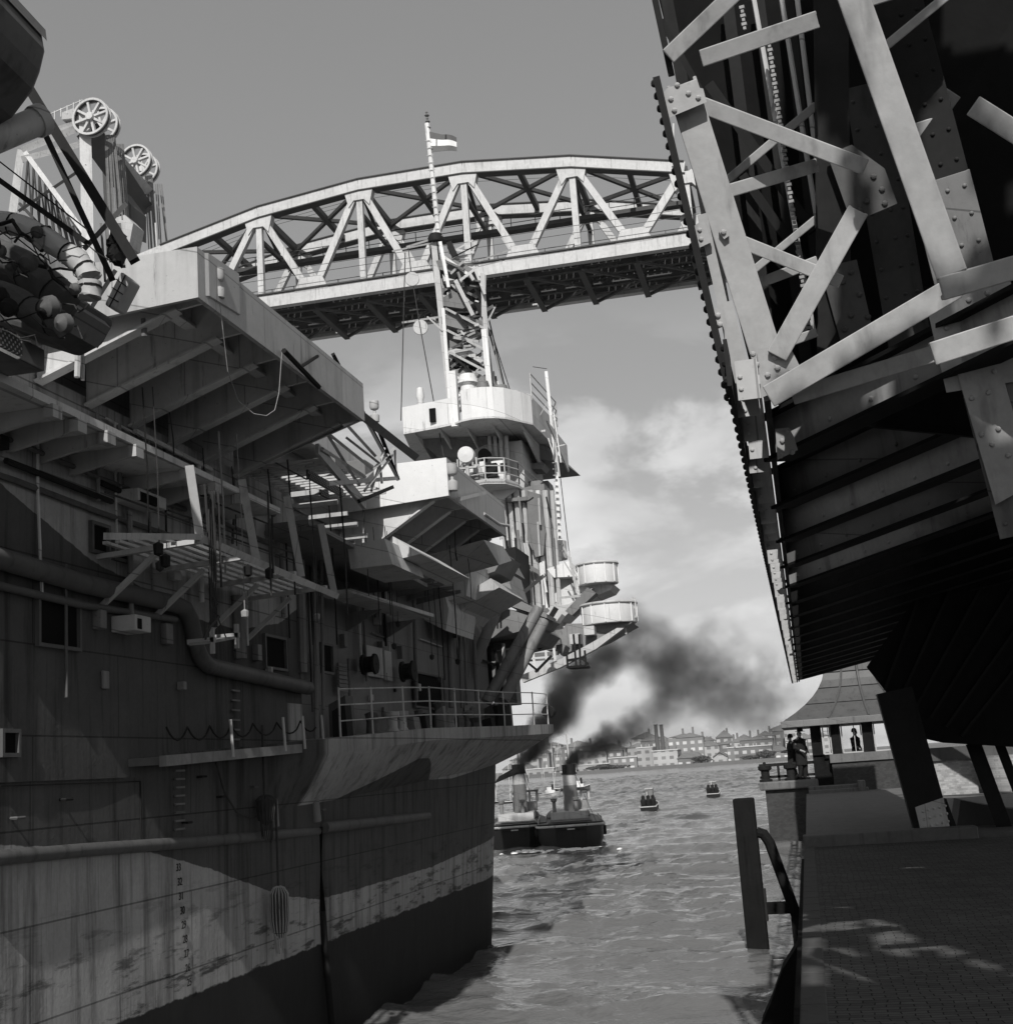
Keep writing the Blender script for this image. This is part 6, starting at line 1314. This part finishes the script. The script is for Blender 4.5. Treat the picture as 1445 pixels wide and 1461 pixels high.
def building(label, px0, px1, ptop, fac, kind='flat', y=FB, group='buildings on the far bank'):
    A, Bq = ay(px0, ptop, y), ay(px1, ptop, y); z0 = .55; t = thing('waterfront_building', label, 'building', group, (A.x, y, z0)); ti = Matrix.Translation((-A.x, -y, -z0)); dp = 18
    def B(mb, n, m): o = mb.build(n, m, t); o.matrix_parent_inverse = ti
    z1 = (A.z+Bq.z)/2
    if kind == 'gable':
        zr = z1; ze = z0+(z1-z0)*.6; mb = MB(); mb.prism([(A.x, y, z0), (Bq.x, y, z0), (Bq.x, y, ze), ((A.x+Bq.x)/2, y, zr), (A.x, y, ze)], (0, dp, 0)); B(mb, 'wall', fac)
        for s_ in (A.x, Bq.x): mb = MB(); mb.prism([(s_, y-.6, ze), ((A.x+Bq.x)/2, y-.6, zr+.15), ((A.x+Bq.x)/2, y-.6, zr+.55), (s_, y-.6, ze+.4)], (0, dp, 0)); B(mb, 'roof', 'shipd')
    else:
        mb = MB(); mb.box((A.x, y, z0), (Bq.x, y+dp, z1-(1.6 if kind == 'hip' else .4))); B(mb, 'wall', fac)
        if kind == 'hip':
            mb = MB(); mb.loft([[(A.x-.4, y-.4, z1-1.6), (Bq.x+.4, y-.4, z1-1.6), (Bq.x+.4, y+dp, z1-1.6), (A.x-.4, y+dp, z1-1.6)], [(A.x+2, y+5, z1+.6), (Bq.x-2, y+5, z1+.6), (Bq.x-2, y+dp-5, z1+.6), (A.x+2, y+dp-5, z1+.6)]]); B(mb, 'roof', 'shipd')
        else: mb = MB(); mb.box((A.x-.3, y-.3, z1-.4), (Bq.x+.3, y+dp+.3, z1)); B(mb, 'cornice', 'under')
        n = max(1, int((Bq.x-A.x)/9))
        for k in range(n): mb = MB(); x = A.x+(k+.6)*(Bq.x-A.x)/(n+.2); mb.box((x, y+6, z1-.5), (x+1.1, y+7, z1+1.8)); B(mb, 'chimney', 'shipd')
spec = [(716, 752, 1092, 2, 'hip', 'long pale shed at the left end of the far bank'), (752, 790, 1096, 0, 'flat', 'low flat warehouse behind the moored coasters'), (790, 822, 1094, 3, 'hip', 'hipped warehouse left of the tall tug mast'),
 (824, 868, 1090, 0, 'flat', 'low pale warehouse just right of the tug funnel'), (868, 908, 1080, 1, 'flat', 'dark block with pale windows left of the factory'), (908, 930, 1066, 0, 'flat', 'stepped factory block under the twin chimneys'), (930, 966, 1070, 2, 'flat', 'pale factory hall beneath the twin chimneys'),
 (966, 1000, 1076, 3, 'hip', 'hipped works building right of the factory'), (1000, 1016, 1082, 1, 'flat', 'short dark block left of the little gabled house'), (1016, 1037, 1074, 2, 'gable', 'small white gabled shed on the waterfront'), (1037, 1048, 1066, 1, 'flat', 'narrow dark tower block beside the gabled shed'),
 (1048, 1100, 1064, 3, 'flat', 'long dark terrace with rows of pale windows'), (1100, 1122, 1066, 1, 'hip', 'hipped terrace near the pier'), (1122, 1150, 1058, 2, 'flat', 'pale block just left of the keeper house')]
for (a, b, t_, fc, kd, lab) in spec: building(lab, a, b, t_, 'fac%d' % fc, kd)
back = [(850, 900, 1076, 'hip', 'second row of roofs behind the dark block'), (920, 970, 1060, 'flat', 'high works hall behind the stepped factory'), (960, 1040, 1066, 'hip', 'long grey roofline behind the works'), (1040, 1110, 1058, 'hip', 'long terrace roofs on the rise behind'), (1105, 1180, 1056, 'flat', 'distant block half hidden by the pier men'), (720, 850, 1088, 'hip', 'distant grey rooftops beyond the moored boats')]
for i, (a, b, t_, kd, lab) in enumerate(back): building(lab, a, b, t_, 'fac%d' % (i % 4), kd, FB+60, 'rooftops behind the waterfront')
for k in range(34):
    px = 722+k*12.8+random.uniform(-5, 5); y = FB+28+random.uniform(0, 24); wd = random.uniform(7, 15); hz = ay(px, 1000, y); yh = 1102-(px-722)*.077; A = ay(px, yh-random.uniform(14, 34), y)
    t = thing('town_house', 'small town house in the crowded rows on the far bank', 'house', 'town houses crowding the far bank', (A.x, y, .6)); ti = Matrix.Translation((-A.x, -y, -.6)); h_ = max(4, A.z)
    mb = MB(); mb.box((A.x, y, .6), (A.x+wd, y+8, h_)); o = mb.build('wall', 'fac%d' % random.randrange(4), t); o.matrix_parent_inverse = ti
    mb = MB(); mb.prism([(A.x-.3, y-.3, h_), (A.x+wd+.3, y-.3, h_), (A.x+wd*.5, y+3.5, h_+random.uniform(1.5, 3.5))], (0, 8.6, 0)); o = mb.build('roof', 'shipd', t); o.matrix_parent_inverse = ti
    mb = MB(); cxx = A.x+wd*random.uniform(.2, .8); mb.box((cxx, y+3, h_), (cxx+.9, y+4, h_+4.2)); o = mb.build('chimney', 'shipd', t); o.matrix_parent_inverse = ti
for (px, lab) in ((935, 'left one of the twin slender factory chimneys'), (943, 'right one of the twin slender factory chimneys')):
    p = ay(px, 1034, FB+5); t = MB(); t.lathe([(1.1, .6), (.75, p.z-.5), (.95, p.z-.3), (.95, p.z), (.6, p.z)], (p.x, FB+5, 0), (0, 0, 1), 14); tag(t.build('factory_chimney', 'lead'), lab, 'chimney', 'twin factory chimneys')
for (px, top, lab) in ((1104, 1050, 'dark church-like tower on the horizon near the pier'), (1122, 1047, 'thin spire on the horizon behind the pier men')):
    p = ay(px, top, FB+80); mb = MB(); mb.box((p.x-1.4, FB+79, .5), (p.x+1.4, FB+82, p.z-3)); mb.loft([[(p.x-1.5, FB+79, p.z-3), (p.x+1.5, FB+79, p.z-3), (p.x+1.5, FB+82, p.z-3), (p.x-1.5, FB+82, p.z-3)], [(p.x-.1, FB+80, p.z), (p.x+.1, FB+80, p.z), (p.x+.1, FB+80.2, p.z), (p.x-.1, FB+80.2, p.z)]]); tag(mb.build('church_tower', 'shipd'), lab, 'tower')
mb = MB(); mb.prism([(-330, 561, -1), (60, 561, -1), (60, 575, -1), (-330, 575, -1)], (0, 0, 2.4)); tag(mb.build('embankment', 'stone'), kind='structure')
def tree(label, px, top, r):
    p = ay(px, top, FB-4); t = thing('waterfront_tree', label, 'tree', 'trees on the far bank', (p.x, FB-4, 1.4)); ti = Matrix.Translation((-p.x, -FB+4, -1.4)); mb = MB(); mb.tube([(p.x, FB-4, 1.2), (p.x+.1, FB-4, 3.2)], .25, 6, r2=.12); o = mb.build('trunk', 'wood', t); o.matrix_parent_inverse = ti
    mb = MB(); h = p.z-1.6
    for k in range(260):
        a, b = random.uniform(0, 2*pi), random.uniform(-1, 1); rr = r*random.random()**.4*(1+.25*sin(3*a)); c = V(p.x+rr*cos(a)*sqrt(1-b*b), FB-4+rr*sin(a)*sqrt(1-b*b), 1.9+h*.55+h*.45*b*random.random()**.3); d = V(random.uniform(-1, 1), random.uniform(-1, 1), random.uniform(-1, 1)).normalized(); e = d.orthogonal().normalized(); s_ = .45
        mb.poly([c-d*s_-e*s_*.6, c+d*s_-e*s_*.4, c+d*s_*.6+e*s_, c-d*s_*.7+e*s_*.7])
    o = mb.build('crown', 'leaf', t); o.matrix_parent_inverse = ti
M['leaf'] = paint('tree_foliage', .05, .8, .5, .4, 0, 0)
for (px, top, r, lab) in ((862, 1092, 4, 'dark bush at the water edge left of the factory'), (880, 1094, 5, 'wide low tree in front of the dark block'), (1000, 1080, 4, 'small tree right of the factory'), (1092, 1072, 4, 'tree before the long terrace'), (846, 1096, 3, 'small bush beside the low pale warehouse'), (1070, 1080, 4, 'bushy tree in front of the terrace, left of the others')): tree(lab, px, top, r)

# ---------------------------------------------------------------- smoke of the tugs
def smoke(name, label, blobs, dens, col=.07):
    lo = Vector((1e9,)*3); hi = -lo
    for c, r, w_ in blobs:
        for i in range(3): lo[i] = min(lo[i], c[i]-r*1.2); hi[i] = max(hi[i], c[i]+r*1.2)
    mb = MB(); mb.box(lo, hi)
    t = NT(name+'_volume'); N, L = t.N, t.L; N.remove(t.b); pv = t.new('ShaderNodeVolumePrincipled'); pv.inputs['Color'].default_value = (col,)*3+(1,); pv.inputs['Anisotropy'].default_value = .2
    def warp(scale, amp, base):
        wn = t.new('ShaderNodeTexNoise'); wn.inputs['Scale'].default_value = scale; wn.inputs['Detail'].default_value = 3; L.new(t.geo, wn.inputs['Vector'])
        wv = t.new('ShaderNodeVectorMath'); wv.operation = 'MULTIPLY_ADD'; L.new(wn.outputs['Color'], wv.inputs[0]); wv.inputs[1].default_value = (amp,)*3; wv.inputs[2].default_value = (-amp/2,)*3
        ps = t.new('ShaderNodeVectorMath'); ps.operation = 'ADD'; L.new(base, ps.inputs[0]); L.new(wv.outputs[0], ps.inputs[1]); return ps.outputs[0]
    fine = warp(1.5, .45, t.geo); big = warp(.35, 3.0, fine)
    acc = None
    for c, r, w_ in blobs:
        d = t.new('ShaderNodeVectorMath'); d.operation = 'DISTANCE'; L.new(big if r > 1.0 else fine, d.inputs[0]); d.inputs[1].default_value = c
        v = t.rng(d.outputs['Value'], r*1.15, r*.1, 0, w_); acc = v if acc is None else t.math('ADD', acc, v)
    n = t.noise(.75, 6, .62); n2 = t.noise(.22, 3, .5)
    tex = t.math('ADD', t.rng(n, .34, .66, -.5, .5), t.rng(n2, .35, .65, -.22, .22))
    k = t.math('MAXIMUM', t.math('MULTIPLY', acc, t.math('ADD', 1.0, tex)), 0)
    L.new(t.math('MULTIPLY', t.math('MAXIMUM', t.math('SUBTRACT', k, .08), 0), dens), pv.inputs['Density'])
    L.new(pv.outputs[0], t.out.inputs['Volume'])
    o = mb.build(name, t.m); tag(o, label, 'smoke', None, 'stuff'); return o
def bl(px, py, y, rpx, w_=1.0): return (ay(px, py, y), rpx*y/1900, w_)
smoke('smoke_plume', 'dark coal smoke billowing from the left tug funnel and spreading over the river', [bl(741, 1088, 64, 11, 5), bl(748, 1081, 64.2, 13, 4.2), bl(757, 1073, 64.4, 17, 3.2), bl(767, 1062, 64.7, 23, 2.2), bl(778, 1048, 65, 30, 1.6), bl(790, 1030, 65.4, 37, 1.2), bl(800, 1005, 66, 44, .95), bl(814, 977, 66.6, 48, .8), bl(840, 950, 67.5, 52, .65), bl(868, 924, 69, 56, .5), bl(902, 898, 70, 60, .38), bl(935, 928, 72, 72, .27), bl(962, 972, 74, 76, .22), bl(1010, 960, 76, 90, .16), bl(1030, 1015, 76, 74, .2), bl(1085, 960, 78, 96, .13), bl(1105, 1018, 80, 80, .16), bl(1000, 895, 76, 80, .08)], 1.45)
smoke('smoke_plume', 'thinner dark smoke drifting from the right tug funnel above the far bank', [bl(811, 1091, 62.5, 9, 6), bl(817, 1085, 62.6, 11, 5), bl(826, 1079, 62.8, 14, 3.6), bl(838, 1072, 63, 18, 2.6), bl(854, 1063, 63.5, 22, 1.9), bl(872, 1053, 64, 27, 1.4), bl(892, 1041, 65, 32, 1.0), bl(915, 1025, 66, 36, .7), bl(940, 1008, 66.5, 40, .45), bl(968, 992, 67, 44, .28)], 1.5)
